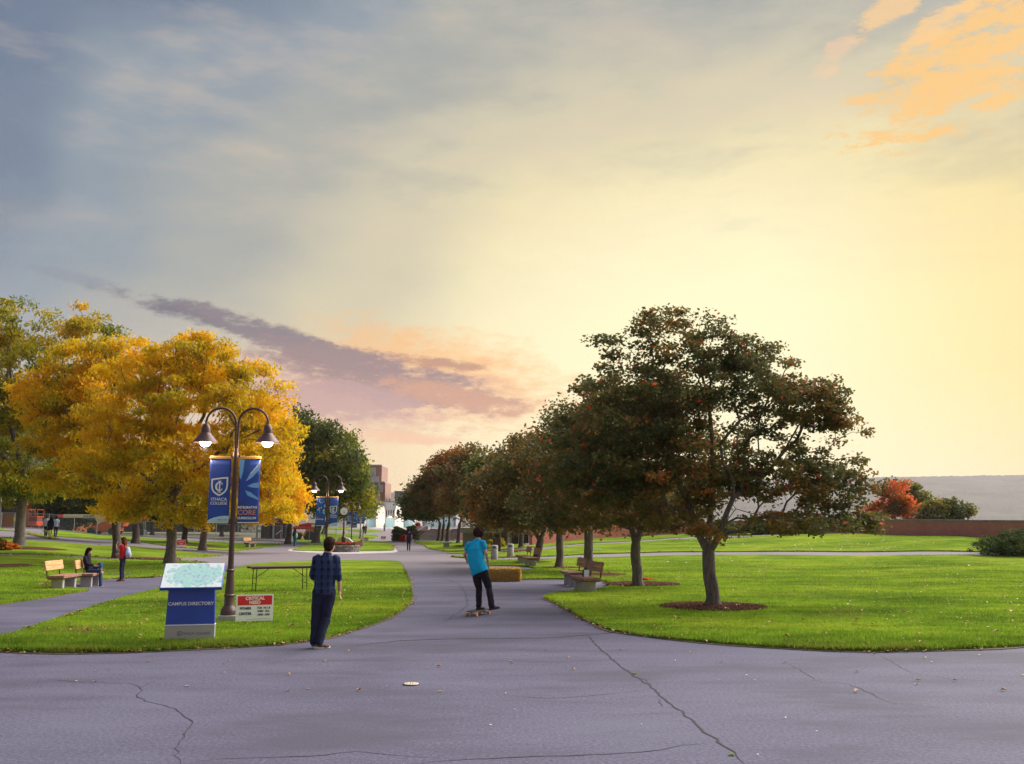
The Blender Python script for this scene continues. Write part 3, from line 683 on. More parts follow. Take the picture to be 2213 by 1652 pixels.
for x0, x1, yt in ((811.5, 832, 1093.5), (852.5, 872, 1091), (893, 912, 1091), (771, 790, 1093)):
    a = at((x0 + x1) / 2, 1142, 259.6) - b1.location; hh = (1142 - yt) * mpp(259.6) ; wd = (x1 - x0) * mpp(259.6)
    prof = [(-.5, 0), (.5, 0), (.46, .35), (.44, .7), (.36, .9), (.22, 1), (-.22, 1), (-.38, .9), (-.46, .7), (-.48, .35)]
    MB().prism([(u * wd, v * hh) for u, v in prof], -1.6, 0, Matrix.Translation(a) @ Euler((math.pi / 2, 0, 0)).to_matrix().to_4x4()).build('pier', WHITE, b1)
for x0, x1 in ((833, 852), (873.5, 892), (791.5, 810.5)):
    w_ = part('window', DARKG, b1, (x0, x1, 1103, 1119.6), Y=261.7, dep=.2)
    for k in range(5):
        xx = x0 + (x1 - x0) * k / 4; o = part('mullion', FRAMEW, b1, (xx - .55, xx + .55, 1102.6, 1120), Y=261.5, dep=.25); o.parent = w_
    o = part('sill', FRAMEW, b1, (x0 - .6, x1 + .6, 1119.6, 1120.6), Y=261.4, dep=.4); o.parent = w_
o = part('flood_lamp', LAMPG, b1, (862.5, 865.5, 1086.5, 1089), Y=259, dep=.5)
for x, y in ((862, 1120), (821, 1120)):
    ld = bpy.data.lights.new('flood_light', 'POINT'); ld.energy = 1100; ld.color = (1, .9, .75); ld.shadow_soft_size = .4
    lo = link('flood_light', ld, b1, at(x, y, 251.5) - b1.location)
for r_ in ((835, 837, 1079.5, 1083.2), (841, 844, 1079, 1083.2)): part('vent', pmat('vent', (.2, .19, .2)), b1, r_, Y=264, dep=1)
b2 = thing('tower_building', 'brick tower with pale concrete panels rising behind the white hall', 'building', gd(805, 290))
part('upper_wall', SALM, b2, (780, 824.7, 1007, 1043), Y=288, dep=14); [part('upper_panel', PANEL, b2, r_, Y=287.5, dep=.6) for r_ in ((784, 818, 1030, 1043), (784, 812, 1010, 1029))]
part('parapet', PANEL, b2, (779, 825.3, 1004.5, 1007), Y=287.6, dep=15)
part('lower_wall', SALM, b2, (770, 830.6, 1042.5, 1142), Y=284, dep=14)
part('ledge', PANEL, b2, (769, 831, 1040.8, 1043), Y=283.5, dep=15)
[part('panel', PANEL, b2, r_, Y=283.4, dep=.7) for r_ in ((795, 815, 1048, 1064), (820, 826, 1048, 1064), (796, 815, 1071, 1085))]
part('column', GREYC, b2, (815.5, 819.5, 1044, 1086), Y=282.8, dep=1)
part('window_band', DARKG, b2, (795, 815, 1064.5, 1066.5), Y=283.7, dep=.4)
b3 = thing('office_block', 'low concrete block with pink brick edge behind the right-hand trees', 'building', gd(900, 285))
part('wall', PANEL, b3, (854, 900, 1063.5, 1142), Y=282, dep=14); part('edge', SALM, b3, (852, 855, 1063, 1142), Y=281.6, dep=14.5)
part('upper_storey', SALM, b3, (885, 960, 1057, 1142), Y=286, dep=14); [part('parapet', GREYC, b3, r_, Y=281.2, dep=19) for r_ in ((851.5, 901, 1061.5, 1063.6), (884, 961, 1055.5, 1057.2))]
for x in (864, 874, 884): part('joint', pmat('joint', (.15, .13, .13)), b3, (x - .3, x + .3, 1064, 1086), Y=281.7, dep=.4)

# stairs up to the terrace
wd = 96 * mpp(116); st = thing('stairs', 'wide concrete steps with brick side wall and handrails', 'stairs', gd(899, 116) + Vector((math.cos(R(-26)), math.sin(R(-26)), 0)) * wd / 2, R(-26)); base = st.location.copy()
STEP = pmat('step_stone', (.56, .50, .48), .85, var=.15, scale=2); RISE = pmat('riser', (.17, .13, .13), .9, var=.2, scale=2)
for i in range(10):
    MB().box((0, i * .36 + .2, i * .142 + .058), (wd, .40, .11)).build('riser', RISE, st)
    MB().box((0, i * .36 + .17, i * .142 + .127), (wd + .05, .50, .034)).build('step', STEP, st)
MB().box((0, .0, .012), (wd + 1.6, .8, .05)).build('kerb', CONCL, st)
MB().box((2.3, 8.1, .7), (wd + 4.6, 9, 1.42)).build('landing', CONC, st)
RAIL = pmat('rail_brown', (.16, .07, .06), .5, .2)
for x in (-wd / 2 - .1, wd / 2 - 1.1):
    r_ = MB().tube([(x, -.3, .95), (x + .3, 3.8, 2.35), (x + .4, 4.6, 2.4)], .045, 6)
    for k in range(4): r_.tube([(x + .08 * k, -.2 + 1.25 * k, 0.0 + .44 * k), (x + .08 * k, -.2 + 1.25 * k, .95 + .44 * k)], .035, 6)
    r_.build('handrail', RAIL, st, True)
uvwall('side_wall', [(wd / 2 + .3, .6, -.3, .8), (wd / 2 + 1.2, 4.5, -.3, 2.2), (wd / 2 + 9, 5, -.3, 2.2)], .35, BRICKD, st)
pl = thing('terrace_planter', 'pale stone planter with red flowers above the brick wall', 'planter', at(904, 1147, 124)); 
MB().prism([(-1.2, 0), (1.4, 0), (1.4, .55), (-.9, .55), (-1.5, .5)], -.5, .5, Euler((math.pi / 2, 0, 0)).to_matrix().to_4x4()).build('box', CONCL, pl)
# block the planter stands on
rw = thing('retaining_wall', 'dark brick retaining wall under the terrace planter', 'wall', gd(905, 123.4))
zt = pl.location.z - rw.location.z - .004
uvwall('masonry', [(-2.0, 0, -.3, zt), (1.5, 0, -.3, zt), (1.7, 4, -.3, zt)], .9, BRICKD, rw)

# low building behind the right row of trees
b4 = thing('low_building', 'low grey concrete building with dark doorways behind the right trees', 'building', gd(1090, 84))
part('wall', pmat('grey_wall', (.30, .28, .30), .85, var=.12, scale=.6), b4, (1000, 1146, 1150, 1182), Y=85, dep=6)
part('fascia', CONC, b4, (995, 1150, 1141, 1152.5), Y=83.8, dep=8)
part('brick_bay', BRICKD, b4, (1040, 1062, 1153, 1182), Y=84.5, dep=1)
for x0, x1 in ((1066, 1080), (1083, 1094), (1106, 1120), (1131, 1142)):
    d_ = part('door', DARKG, b4, (x0, x1, 1156, 1178), Y=84.85, dep=.3); 
    for r_ in ((x0 - 1, x0, 1155, 1178), (x1, x1 + 1, 1155, 1178)): o = part('door_frame', FRAMEW, b4, r_, Y=84.7, dep=.4); o.parent = d_
part('white_panel', pmat('cream_panel', (.60, .56, .48)), b4, (1096, 1104, 1155, 1175), Y=84.4, dep=.5)
b5 = thing('pale_building', 'pale peach building with white window beyond the brick wall', 'building', gd(1430, 130))
part('wall', pmat('peach_wall', (.52, .42, .36), .85), b5, (1310, 1510, 1076, 1150), Y=130, dep=10)
part('roof', pmat('grey_roof', (.30, .33, .36), .8), b5, (1305, 1515, 1071, 1076.2), Y=129, dep=12)
for x0 in (1335, 1385, 1442, 1478):
    w_ = part('window', pmat('sky_glass', (.35, .45, .52), .1), b5, (x0, x0 + 26, 1087, 1117), Y=129.7, dep=.5)
    o = part('frame', WHITE, b5, (x0 - 2, x0, 1085, 1119), (x0 + 26, x0 + 28, 1085, 1119), (x0, x0 + 26, 1085, 1087), (x0, x0 + 26, 1117, 1119), (x0 + 12, x0 + 14, 1087, 1117), Y=129.5, dep=.5); o.parent = w_

# left building behind the construction fence
ORNG = pmat('orange_panel', (.46, .15, .04), .75, var=.12, scale=.5); b6 = thing('orange_building', 'orange panelled building with dark canopy behind the fence', 'building', gd(60, 122))
part('wall', ORNG, b6, (-120, 152, 1066, 1150), Y=122, dep=8)
for r_ in ((3, 42, 1082, 1108), (98, 152, 1080, 1150)): part('dark_bay', pmat('dark_bay', (.035, .03, .05), .6), b6, r_, Y=121.6, dep=.6)
[part('pale_column', CONCL, b6, r_, Y=121.2, dep=.8) for r_ in ((29, 37, 1056, 1082), (-14, -4, 1056, 1150))]
for x0 in (69, 84):
    w_ = part('window', pmat('lit_glass', (.30, .14, .04), .2, emit=(.9, .45, .12), estr=.12), b6, (x0, x0 + 11, 1091, 1106), Y=121.6, dep=.5)
    o = part('frame', CONCL, b6, (x0 - 2, x0, 1089, 1108), (x0 + 11, x0 + 13, 1089, 1108), (x0, x0 + 11, 1089, 1091), (x0, x0 + 11, 1106, 1108), Y=121.4, dep=.5); o.parent = w_
o = part('entrance_lamp', LAMPG, b6, (38, 44, 1066, 1074), Y=121.2, dep=.3); part('entrance_lamp', LAMPG, b6, (82.5, 85.5, 1066, 1069), Y=120.8, dep=.3)
b7 = thing('pale_blue_building', 'tall pale blue building seen in gaps between the yellow trees', 'building', gd(40, 140))
part('wall', pmat('pale_facade', (.42, .50, .58), .8), b7, (-200, 150, 880, 1150), Y=140, dep=10)
for k in range(5):
    for j in range(4): part('window', pmat('blue_glass', (.16, .30, .40), .1), b7, (-160 + k * 62, -125 + k * 62, 895 + j * 42, 918 + j * 42), Y=139.8, dep=.4)
b8 = thing('red_roofed_hall', 'dark hall under a sloping red metal roof behind the yellow trees', 'building', gd(205, 132))
part('wall', pmat('dark_wall', (.07, .06, .06), .8, var=.2), b8, (156, 520, 988, 1150), Y=132, dep=9)
a0, a1, a2 = at(150, 989, 130.5) - b8.location, at(262, 989, 130.5) - b8.location, at(164, 955, 136) - b8.location
MB().add([a0, a1, a2 + Vector((5.6, 0, 0)), a2, a0 + Vector((0, .2, -.2)), a1 + Vector((0, .2, -.2))], [(0, 1, 2, 3), (0, 4, 5, 1)]).build('roof', pmat('red_roof', (.45, .11, .08), .6, var=.1, scale=.4), b8)

# ================================================================== TREES AND SHRUBS
BARK1 = bark_mat('bark_grey', (.085, .066, .062, 1), (.20, .165, .15, 1)); BARK2 = bark_mat('bark_dark', (.045, .032, .030, 1), (.115, .085, .075, 1))
YEL = leaf_mat('leaf_yellow', [(.16, .185, .016, 1), (.40, .33, .014, 1), (.70, .49, .010, 1), (.88, .55, .008, 1), (.90, .48, .008, 1)], .48)
YGRN = leaf_mat('leaf_green_yellow', [(.075, .125, .020, 1), (.155, .20, .020, 1), (.32, .31, .018, 1), (.62, .44, .014, 1), (.78, .44, .014, 1)], .45)
RUST = leaf_mat('leaf_rust', [(0.074, 0.095, 0.031, 1), (0.134, 0.138, 0.041, 1), (0.179, 0.143, 0.038, 1), (0.282, 0.138, 0.033, 1), (0.512, 0.147, 0.031, 1), (0.794, 0.090, 0.038, 1)], .44)
RUSTO = leaf_mat('leaf_rust_orange', [(0.094, 0.094, 0.030, 1), (0.175, 0.125, 0.037, 1), (0.312, 0.147, 0.033, 1), (0.475, 0.175, 0.033, 1), (0.600, 0.175, 0.030, 1)], .4)
DKGRN = leaf_mat('leaf_dark', [(0.043, 0.067, 0.022, 1), (0.084, 0.114, 0.026, 1), (0.156, 0.174, 0.029, 1), (0.360, 0.276, 0.024, 1)], .34)
REDL = leaf_mat('leaf_red', [(.12, .10, .02, 1), (.38, .15, .015, 1), (.66, .19, .02, 1), (.75, .14, .03, 1)], .4)
JUNI = leaf_mat('juniper', [(.030, .060, .014, 1), (.060, .100, .018, 1), (.105, .140, .022, 1), (.26, .105, .03, 1)], .2, .05)
FLOW = leaf_mat('flower_red', [(.35, .03, .02, 1), (.55, .05, .03, 1), (.65, .12, .05, 1)], .3); FLOY = leaf_mat('flower_yellow', [(.22, .22, .02, 1), (.50, .42, .02, 1), (.65, .50, .03, 1)], .3)

def leaves(C, rad, per, size, aspect, droop, tintc, tjit, flat=.6, berries=0):
    """leaf quads round clump centres; returns verts, tint"""
    n = len(C) * per; c = np.repeat(C, per, 0); rr = np.repeat(rad, per)
    d = RNG.normal(0, 1, (n, 3)); d /= np.linalg.norm(d, axis=1, keepdims=True); d *= (RNG.uniform(0, 1, (n, 1)) ** .5)
    p = c + d * rr[:, None] * np.array([1, 1, flat])
    a = RNG.uniform(0, 2 * math.pi, n); el = RNG.normal(-droop, .45, n)
    u = np.stack([np.cos(a) * np.cos(el), np.sin(a) * np.cos(el), np.sin(el)], 1)
    q = RNG.normal(0, 1, (n, 3)); v = np.cross(u, q); v /= np.linalg.norm(v, axis=1, keepdims=True) + 1e-9
    s_ = size * RNG.uniform(.65, 1.35, n)[:, None]; nrm = np.cross(u, v)
    V = np.stack([p - u * s_, p + v * s_ * aspect + nrm * s_ * .12, p + u * s_, p - v * s_ * aspect + nrm * s_ * .12], 1)
    t = np.repeat(tintc, per) + RNG.normal(0, tjit, n)
    t = np.clip(t, 0, .86 if berries else 1)
    if berries: t[RNG.uniform(0, 1, n) < berries] = 1
    return V.reshape(-1, 3), t
def project(p):
    d = Vector(p) - Vector((0, 0, EYE)); f_ = d.y * CP + d.z * SP; return CX + F * d.x / f_, CY - F * (-d.y * SP + d.z * CP) / f_
def in_crown(ells, n, Y, gap=0, gfreq=.8, shell=.5, holes=()):
    W = np.array([e[2] * e[3] * (e[5] if len(e) > 5 else .85) * e[2] for e in ells]) ** .85; W /= W.sum(); out = []; hl = []
    k = RNG.choice(len(ells), n * 6, p=W)
    for i in k:
        e = ells[i]; dy = e[4] if len(e) > 4 else 0; dep = e[5] if len(e) > 5 else .85
        c = at(e[0], e[1], Y + dy); d = RNG.normal(0, 1, 3); d /= np.linalg.norm(d); d *= RNG.uniform() ** (shell / 1.5)
        p = (c.x + d[0] * e[2] * mpp(Y), c.y + d[1] * e[2] * mpp(Y) * dep, c.z + d[2] * e[3] * mpp(Y))
        if gap and noise.noise((p[0] * gfreq, p[1] * gfreq, p[2] * gfreq + 3.7)) < gap - .5: continue
        if holes:
            u, v = project(p)
            if any(((u - h[0]) / h[2]) ** 2 + ((v - h[1]) / h[3]) ** 2 < 1 for h in holes): continue
        out.append(p); hl.append(i)
        if len(out) >= n: break
    return np.array(out)
def grow(base, fork, limbs, C, r0, tip=.012, alpha=.45, bark=None, par=None, wig=.12):
    """trunk, limbs and twigs that reach every clump"""
    P = []; par_i = []; plen = []
    def addn(p, i): P.append(np.array(p, float)); par_i.append(i); plen.append(0 if i < 0 else plen[i] + np.linalg.norm(P[-1] - P[i])); return len(P) - 1
    b = np.array(base); f = np.array(fork); i = addn(b, -1); nseg = 5
    for k in range(1, nseg + 1):
        t = k / nseg; q = b + (f - b) * t; q[:2] += RNG.normal(0, .02, 2) * (0 if k == nseg else 1); i = addn(q, i)
    trunk_n = len(P); attach = [trunk_n - 1]
    for lb in limbs:
        j = trunk_n - 1
        for q in lb: 
            a_ = P[j]; q = np.array(q, float)
            for t in (.5, 1): j = addn(a_ + (q - a_) * t + (RNG.normal(0, .03, 3) if t < 1 else 0), j); attach.append(j)
    ntr = len(P)
    order = np.argsort(np.linalg.norm(C - f, axis=1))
    for o_ in order:
        c = C[o_]; A = np.array(attach); PA = np.array([P[a_] for a_ in A]); d = np.linalg.norm(PA - c, axis=1) + alpha * np.array([plen[a_] for a_ in A])
        down = np.maximum(0, PA[:, 2] - c[2]); d += down * .35
        j = A[np.argmin(d)]; a_ = P[j].copy(); L = np.linalg.norm(c - a_); ns = max(2, min(5, int(L / .5)))
        for k in range(1, ns + 1):
            t = k / ns; q = a_ + (c - a_) * t; q[2] += math.sin(t * math.pi) * L * .10
            if k < ns: q += RNG.normal(0, wig * L / ns * .6, 3)
            j = addn(q, j); attach.append(j)
    n = len(P); acc = np.zeros(n); ex = 2.15
    rad = np.zeros(n)
    for k in range(n - 1, -1, -1):
        rad[k] = max(tip, acc[k] ** (1 / ex)) if acc[k] > 0 else tip
        if par_i[k] >= 0: acc[par_i[k]] += rad[k] ** ex
    sc = r0 / rad[trunk_n - 1]; rad = tip * .7 + (rad - tip * .7) * sc if sc < 1 else rad * np.where(rad > tip * 2, sc, 1)
    rad = np.maximum(rad, tip * .6); rad[trunk_n:] = np.minimum(rad[trunk_n:], r0 * .6)
    mt = MB(); zz = np.linspace(0, 1, trunk_n)
    td = P[trunk_n - 1] - P[trunk_n - 2]; td = td / (np.linalg.norm(td) + 1e-9); P_ = [P[k] for k in range(trunk_n)] + [P[trunk_n - 1] + td * r0 * q_ for q_ in (.8, 1.4, 1.8)]
    mt.tube(P_, [r0 * (1.0 + .55 * max(0, 1 - 7 * t) + .12 * (1 - t)) for t in zz] + [r0 * .86, r0 * .6, r0 * .25], 12)
    mbr = MB(); child = {}
    for k in range(trunk_n, n): child.setdefault(par_i[k], []).append(k)
    # chains
    done = set()
    def chain(k):
        ch = [par_i[k], k]
        while k in child:
            cs = child[k]; k2 = max(cs, key=lambda c_: rad[c_])
            for c_ in cs:
                if c_ != k2: stack.append(c_)
            ch.append(k2); k = k2
        return ch
    stack = list(child.get(trunk_n - 1, [])) 
    for k in range(trunk_n - 1):
        stack += [c_ for c_ in child.get(k, []) if c_ >= trunk_n]
    while stack:
        k = stack.pop(); ch = chain(k); rr = [min(rad[ch[1]] * 1.1, rad[ch[0]])] + [rad[c_] for c_ in ch[1:]]
        mbr.tube([P[c_] for c_ in ch], rr, 7 if rr[0] > .05 else 5, cap=False)
    mt.build('trunk', bark, par, True); mbr.build('branches', bark, par, True)
def tree(name, label, base_px, Y, ells, ncl, per, size, aspect, lmat, r0, fork_px, limbs=(), bark=BARK1, crad=.55, droop=.5, tint=(.5, .2, .1), gap=0, group=None, flat=.6, tipr=.012, berries=0, alpha=.45, shell=.5, ztint=0, base=None, lean=0, gfreq=.8, holes=()):
    b = base or gd(base_px, Y); t = thing(name, label, 'tree', b, 0, group); off = np.array(b)
    C = in_crown(ells, ncl, Y, gap, gfreq, shell, holes) - off
    fk = np.array(at(*fork_px, Y)) - off; lm = [[np.array(at(q[0], q[1], Y + (q[2] if len(q) > 2 else 0))) - off for q in lb] for lb in limbs]
    grow((0, 0, -.05), fk, lm, C, r0, tipr, alpha, bark, t)
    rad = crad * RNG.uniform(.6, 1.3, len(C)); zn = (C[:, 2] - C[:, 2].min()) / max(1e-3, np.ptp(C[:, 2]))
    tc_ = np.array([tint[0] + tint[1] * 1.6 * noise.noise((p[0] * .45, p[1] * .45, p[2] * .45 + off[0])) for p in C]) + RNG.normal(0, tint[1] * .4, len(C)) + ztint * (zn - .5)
    V, tt = leaves(C, rad, per, size, aspect, droop, tc_, tint[2], flat, berries)
    npmesh('crown', V, np.arange(len(V)).reshape(-1, 4), lmat, t, tint=tt)
    return t

ROW = 'trees lining the right side of the walk'; YG = 'yellow autumn trees on the left lawns'
# near right tree
tree('autumn_tree', 'nearest right-hand tree, broad dark crown with three stems in a mulch ring', 1534, G(1534, 1313).y,
     [(1465, 700, 100, 42), (1405, 700, 50, 30), (1535, 705, 50, 40), (1590, 765, 80, 40), (1340, 745, 60, 26), (1395, 770, 80, 36), (1500, 775, 150, 48), (1300, 790, 62, 20), (1640, 800, 90, 55), (1400, 850, 180, 60), (1570, 850, 190, 55), (1730, 860, 105, 42), (1790, 912, 75, 28), (1690, 905, 100, 36), (1840, 920, 32, 12),
      (1350, 930, 180, 70), (1480, 940, 120, 70), (1300, 1020, 150, 70), (1450, 1040, 140, 60), (1560, 1050, 120, 50), (1680, 1030, 140, 45), (1780, 1050, 110, 50), (1840, 1110, 75, 34), (1740, 1110, 90, 34), (1330, 1095, 110, 40), (1480, 1115, 90, 36), (1590, 1110, 80, 40), (1380, 1000, 150, 90, -1, .6), (1420, 1130, 80, 30, -.8, .6), (1520, 1150, 40, 26, -1.2, .6), (1740, 1125, 90, 30, -1, .6), (1860, 1130, 55, 22), (1790, 1000, 80, 40), (1750, 890, 100, 50), (1850, 1080, 60, 40), (1885, 1135, 30, 16), (1820, 935, 60, 26), (1650, 960, 110, 50, .8, .6), (1600, 1000, 110, 50, .8, .6)],
     940, 80, .050, .62, RUST, .155, (1531, 1196), [[(1500, 1120), (1465, 1040), (1420, 940), (1400, 850)], [(1535, 1120, .4), (1540, 1000, .5), (1530, 860, .3), (1500, 740)], [(1562, 1135, -.3), (1585, 1075, -.5), (1660, 1020, .4), (1720, 930, .6)], [(1590, 1100, -.8), (1660, 1112, -1.3), (1730, 1125, -1.4), (1790, 1112, -1.4)]],
     BARK1, .36, .25, (.29, .22, .13), .12, ROW, .5, .007, .018, .35, .55, -.15, gfreq=1.1, holes=[(1640, 965, 34, 14), (1700, 985, 22, 10), (1585, 945, 22, 10), (1470, 735, 24, 9)])
Y2 = G(1376, 1270).y
tree('autumn_tree', 'second right-hand tree, dark crown behind the near benches', 1377, Y2,
     [(1330, 860, 100, 36), (1260, 895, 80, 40), (1400, 880, 150, 60), (1280, 950, 150, 70), (1420, 970, 160, 80), (1200, 990, 90, 60), (1300, 1050, 160, 60), (1450, 1060, 120, 60), (1200, 1085, 95, 50), (1330, 1105, 130, 40), (1420, 1110, 90, 40), (1250, 1130, 80, 26)],
     400, 78, .062, .62, RUST, .16, (1374, 1180), [[(1360, 1100), (1320, 1000), (1290, 900)], [(1390, 1110), (1420, 1000), (1420, 900)]], BARK1, .55, .25, (.33, .24, .15), .12, ROW, .7, .009, .012, .35)
tree('autumn_tree', 'third right-hand tree, straight grey trunk just behind the benches', 1273, G(1273, 1236).y,
     [(1245, 900, 75, 34), (1195, 950, 75, 40), (1290, 930, 110, 60), (1160, 1000, 100, 60), (1260, 1020, 130, 70), (1200, 1085, 120, 50), (1300, 1095, 90, 45), (1180, 1125, 80, 26), (1260, 1125, 70, 26)],
     320, 68, .078, .62, RUST, .19, (1272, 1150), [], BARK1, .7, .25, (.34, .26, .15), .12, ROW, .7, .012, .008, .35)
tree('autumn_tree', 'fourth right-hand tree, slim grey trunk between bench pairs', 1208, G(1208, 1228).y,
     [(1175, 945, 55, 28), (1130, 990, 70, 34), (1200, 985, 80, 55), (1110, 1045, 80, 50), (1190, 1075, 100, 50), (1120, 1095, 75, 40), (1150, 1125, 70, 24), (1090, 1120, 50, 22)],
     270, 66, .088, .62, RUSTO, .17, (1210, 1150), [], BARK1, .75, .25, (.28, .28, .15), .12, ROW, .7, .012, 0, .35)
tree('autumn_tree', 'fifth right-hand tree with forked leaning trunk by the far benches', 1156, G(1156, 1215).y,
     [(1125, 990, 45, 26), (1085, 1025, 55, 34), (1150, 1020, 70, 45), (1060, 1070, 55, 44), (1130, 1070, 90, 45), (1080, 1105, 55, 34), (1160, 1112, 55, 30), (1060, 1118, 40, 24)],
     230, 66, .098, .62, RUSTO, .20, (1168, 1170), [[(1182, 1120), (1170, 1060)], [(1140, 1130), (1110, 1070)]], BARK2, .85, .25, (.28, .28, .15), .12, ROW, .7, .014, 0, .35)
for i, (px, Y, col, lab, el, bk) in enumerate([
    (1126, 74, RUSTO, 'reddish tree with dark trunk beside the concrete bins', [(1095, 1010, 40, 20), (1075, 1035, 50, 30), (1120, 1040, 60, 40), (1070, 1080, 55, 34), (1120, 1100, 60, 24), (1085, 1110, 40, 18)], BARK2),
    (1093, 82, DKGRN, 'dark leafy tree before the low grey building', [(1050, 1010, 40, 24), (1035, 1050, 45, 34), (1080, 1060, 45, 40), (1050, 1100, 50, 26)], BARK2),
    (990, 100, RUST, 'dim tree with slim grey trunk left of the far bench slab', [(1010, 985, 32, 22), (990, 1020, 42, 34), (1030, 1040, 40, 40), (995, 1075, 50, 30), (1030, 1095, 40, 18)], BARK2),
    (967, 107, RUSTO, 'rust-topped tree before the stairs, third trunk of the far cluster', [(975, 990, 30, 20), (960, 1020, 36, 28), (990, 1050, 36, 34), (955, 1075, 42, 30), (985, 1095, 34, 16)], BARK2),
    (956, 110, RUST, 'dark-trunked tree before the stairs, second trunk of the far cluster', [(945, 1030, 30, 24), (925, 1060, 36, 28), (955, 1075, 40, 28), (930, 1092, 40, 18)], BARK2),
    (948, 113, DKGRN, 'dark tree at the left end of the far cluster, overhanging the walk', [(915, 1062, 26, 18), (900, 1085, 30, 22), (930, 1090, 34, 30), (890, 1105, 24, 12), (925, 1102, 30, 12)], BARK2)]):
    tree('autumn_tree', lab, px, Y, el + [] if Y > 95 else el + [(sum(e[0] for e in el) / len(el) - 16, 1122, 32, 14), (sum(e[0] for e in el) / len(el) + 16, 1124, 32, 14)], 150, 66, .17 * Y / 100, .6, col, .17 + .02 * (i % 2), (px + 3, 1135), [], bk, 1.25 * Y / 100, .25, (.34, .3, .16), .10, ROW, .65, .02, 0, .35)

# left yellow trees
tree('yellow_tree', 'big golden tree with straight trunk behind the campus directory', 372, G(372, 1220).y,
     [(400, 770, 120, 45), (470, 790, 100, 55), (320, 800, 100, 55), (540, 850, 90, 70), (420, 880, 160, 80), (290, 900, 120, 70), (250, 980, 100, 60), (560, 950, 80, 80), (440, 990, 160, 70), (330, 1020, 120, 60), (590, 1050, 65, 60), (520, 1070, 80, 50), (260, 1085, 75, 40), (360, 1090, 90, 45), (440, 1085, 80, 50), (275, 1095, 45, 24), (315, 1105, 50, 24), (610, 1095, 45, 30), (400, 1115, 70, 24)],
     560, 115, .125, .32, YEL, .23, (372, 1080), [[(375, 1010), (340, 930), (310, 850)], [(385, 1000), (440, 900), (470, 800)], [(395, 1040), (470, 980), (560, 930)], [(350, 1060), (290, 1010), (240, 960)]], BARK1, .72, .65, (.60, .28, .14), .27, YG, .48, .012, 0, .4, .33, .12, gfreq=.75)
tree('yellow_tree', 'golden tree behind the woman in red, its trunk leaning left', 258, G(258, 1207).y,
     [(190, 790, 90, 55), (260, 770, 80, 40), (120, 850, 90, 55), (220, 870, 120, 70), (150, 950, 110, 60), (250, 970, 110, 60), (245, 1080, 50, 30), (255, 1105, 30, 20), (170, 1040, 90, 36)],
     360, 110, .135, .32, YEL, .20, (250, 1110), [[(235, 1040), (170, 960), (150, 860)], [(262, 1020), (250, 900), (240, 800)]], BARK2, .80, .65, (.57, .30, .14), .27, YG, .48, .013, 0, .4, .33, .15, gfreq=.75)
tree('yellow_tree', 'greener yellow tree at the left edge with thick trunk in mulch', 45, G(45, 1180).y,
     [(40, 700, 90, 55), (150, 690, 80, 32), (200, 715, 60, 24), (-60, 740, 100, 60), (60, 800, 130, 70), (-40, 880, 120, 80), (120, 880, 100, 70), (30, 970, 130, 60), (-60, 1000, 100, 60), (90, 1040, 90, 45), (0, 1060, 90, 36)],
     450, 110, .145, .32, YGRN, .27, (48, 1060), [[(55, 1000), (110, 920), (150, 800)], [(40, 980), (10, 880), (20, 760)], [(30, 1010), (-50, 930), (-80, 840)]], BARK1, .9, .65, (.50, .32, .14), .27, YG, .48, .014, 0, .4, .33, .35, gfreq=.65)
tree('yellow_tree', 'orange-yellow tree right of the near lamp post, behind its banners', 440, 70,
     [(560, 900, 60, 50), (590, 980, 50, 60), (610, 1060, 45, 50), (530, 1000, 80, 70), (480, 1060, 80, 50), (560, 1095, 80, 36), (630, 1090, 25, 30)], 250, 110, .19, .32, YEL, .24, (444, 1110), [], BARK1, 1.1, .6, (.70, .26, .13), .16, YG, .55, .018, 0, .3)
tree('shade_tree', 'dark green tree filling the gap above the construction fence', 295, 76,
     [(240, 1000, 90, 50), (160, 1040, 90, 45), (300, 1060, 80, 40), (200, 1065, 100, 20), (330, 1000, 60, 50), (110, 1065, 50, 16)], 240, 66, .20, .36, DKGRN, .26, (294, 1110), [], BARK2, 1.3, .6, (.40, .3, .14), .12, None, .6, .02, 0, .35)
tree('shade_tree', 'half-hidden dark tree behind the near lamp banners', 400, 84,
     [(420, 1060, 70, 40), (480, 1040, 70, 40), (540, 1100, 60, 24), (370, 1100, 50, 22), (460, 1100, 70, 24)], 180, 64, .21, .36, DKGRN, .22, (402, 1120), [], BARK2, 1.4, .6, (.42, .3, .14), .1, None, .6, .02, 0, .35)
tree('shade_tree', 'dark tree with black trunk by the open shed', 623, 94,
     [(650, 905, 34, 24), (640, 950, 50, 34), (690, 940, 50, 30), (660, 1000, 60, 40), (720, 990, 60, 40), (680, 1050, 60, 34), (640, 1040, 40, 40)], 230, 66, .22, .40, DKGRN, .24, (630, 1100), [[(645, 1060), (660, 980)], [(620, 1050), (640, 960)]], BARK2, 1.5, .6, (.48, .3, .14), .14, 'green trees round the clock', .6, .022, 0, .35)
tree('shade_tree', 'green tree with broad trunk left of the second lamp post', 683, 96,
     [(735, 960, 34, 26), (758, 985, 26, 22), (720, 1010, 60, 40), (765, 1030, 26, 34), (700, 1060, 60, 30), (760, 1070, 45, 34), (790, 1080, 20, 24), (730, 1100, 60, 20), (660, 1080, 40, 22), (790, 1110, 18, 16)], 280, 68, .20, .40, YGRN, .34, (690, 1120), [[(720, 1070), (750, 1000)], [(680, 1070), (690, 1010)]], BARK2, 1.35, .6, (.30, .26, .12), .14, 'green trees round the clock', .6, .022, 0, .35)
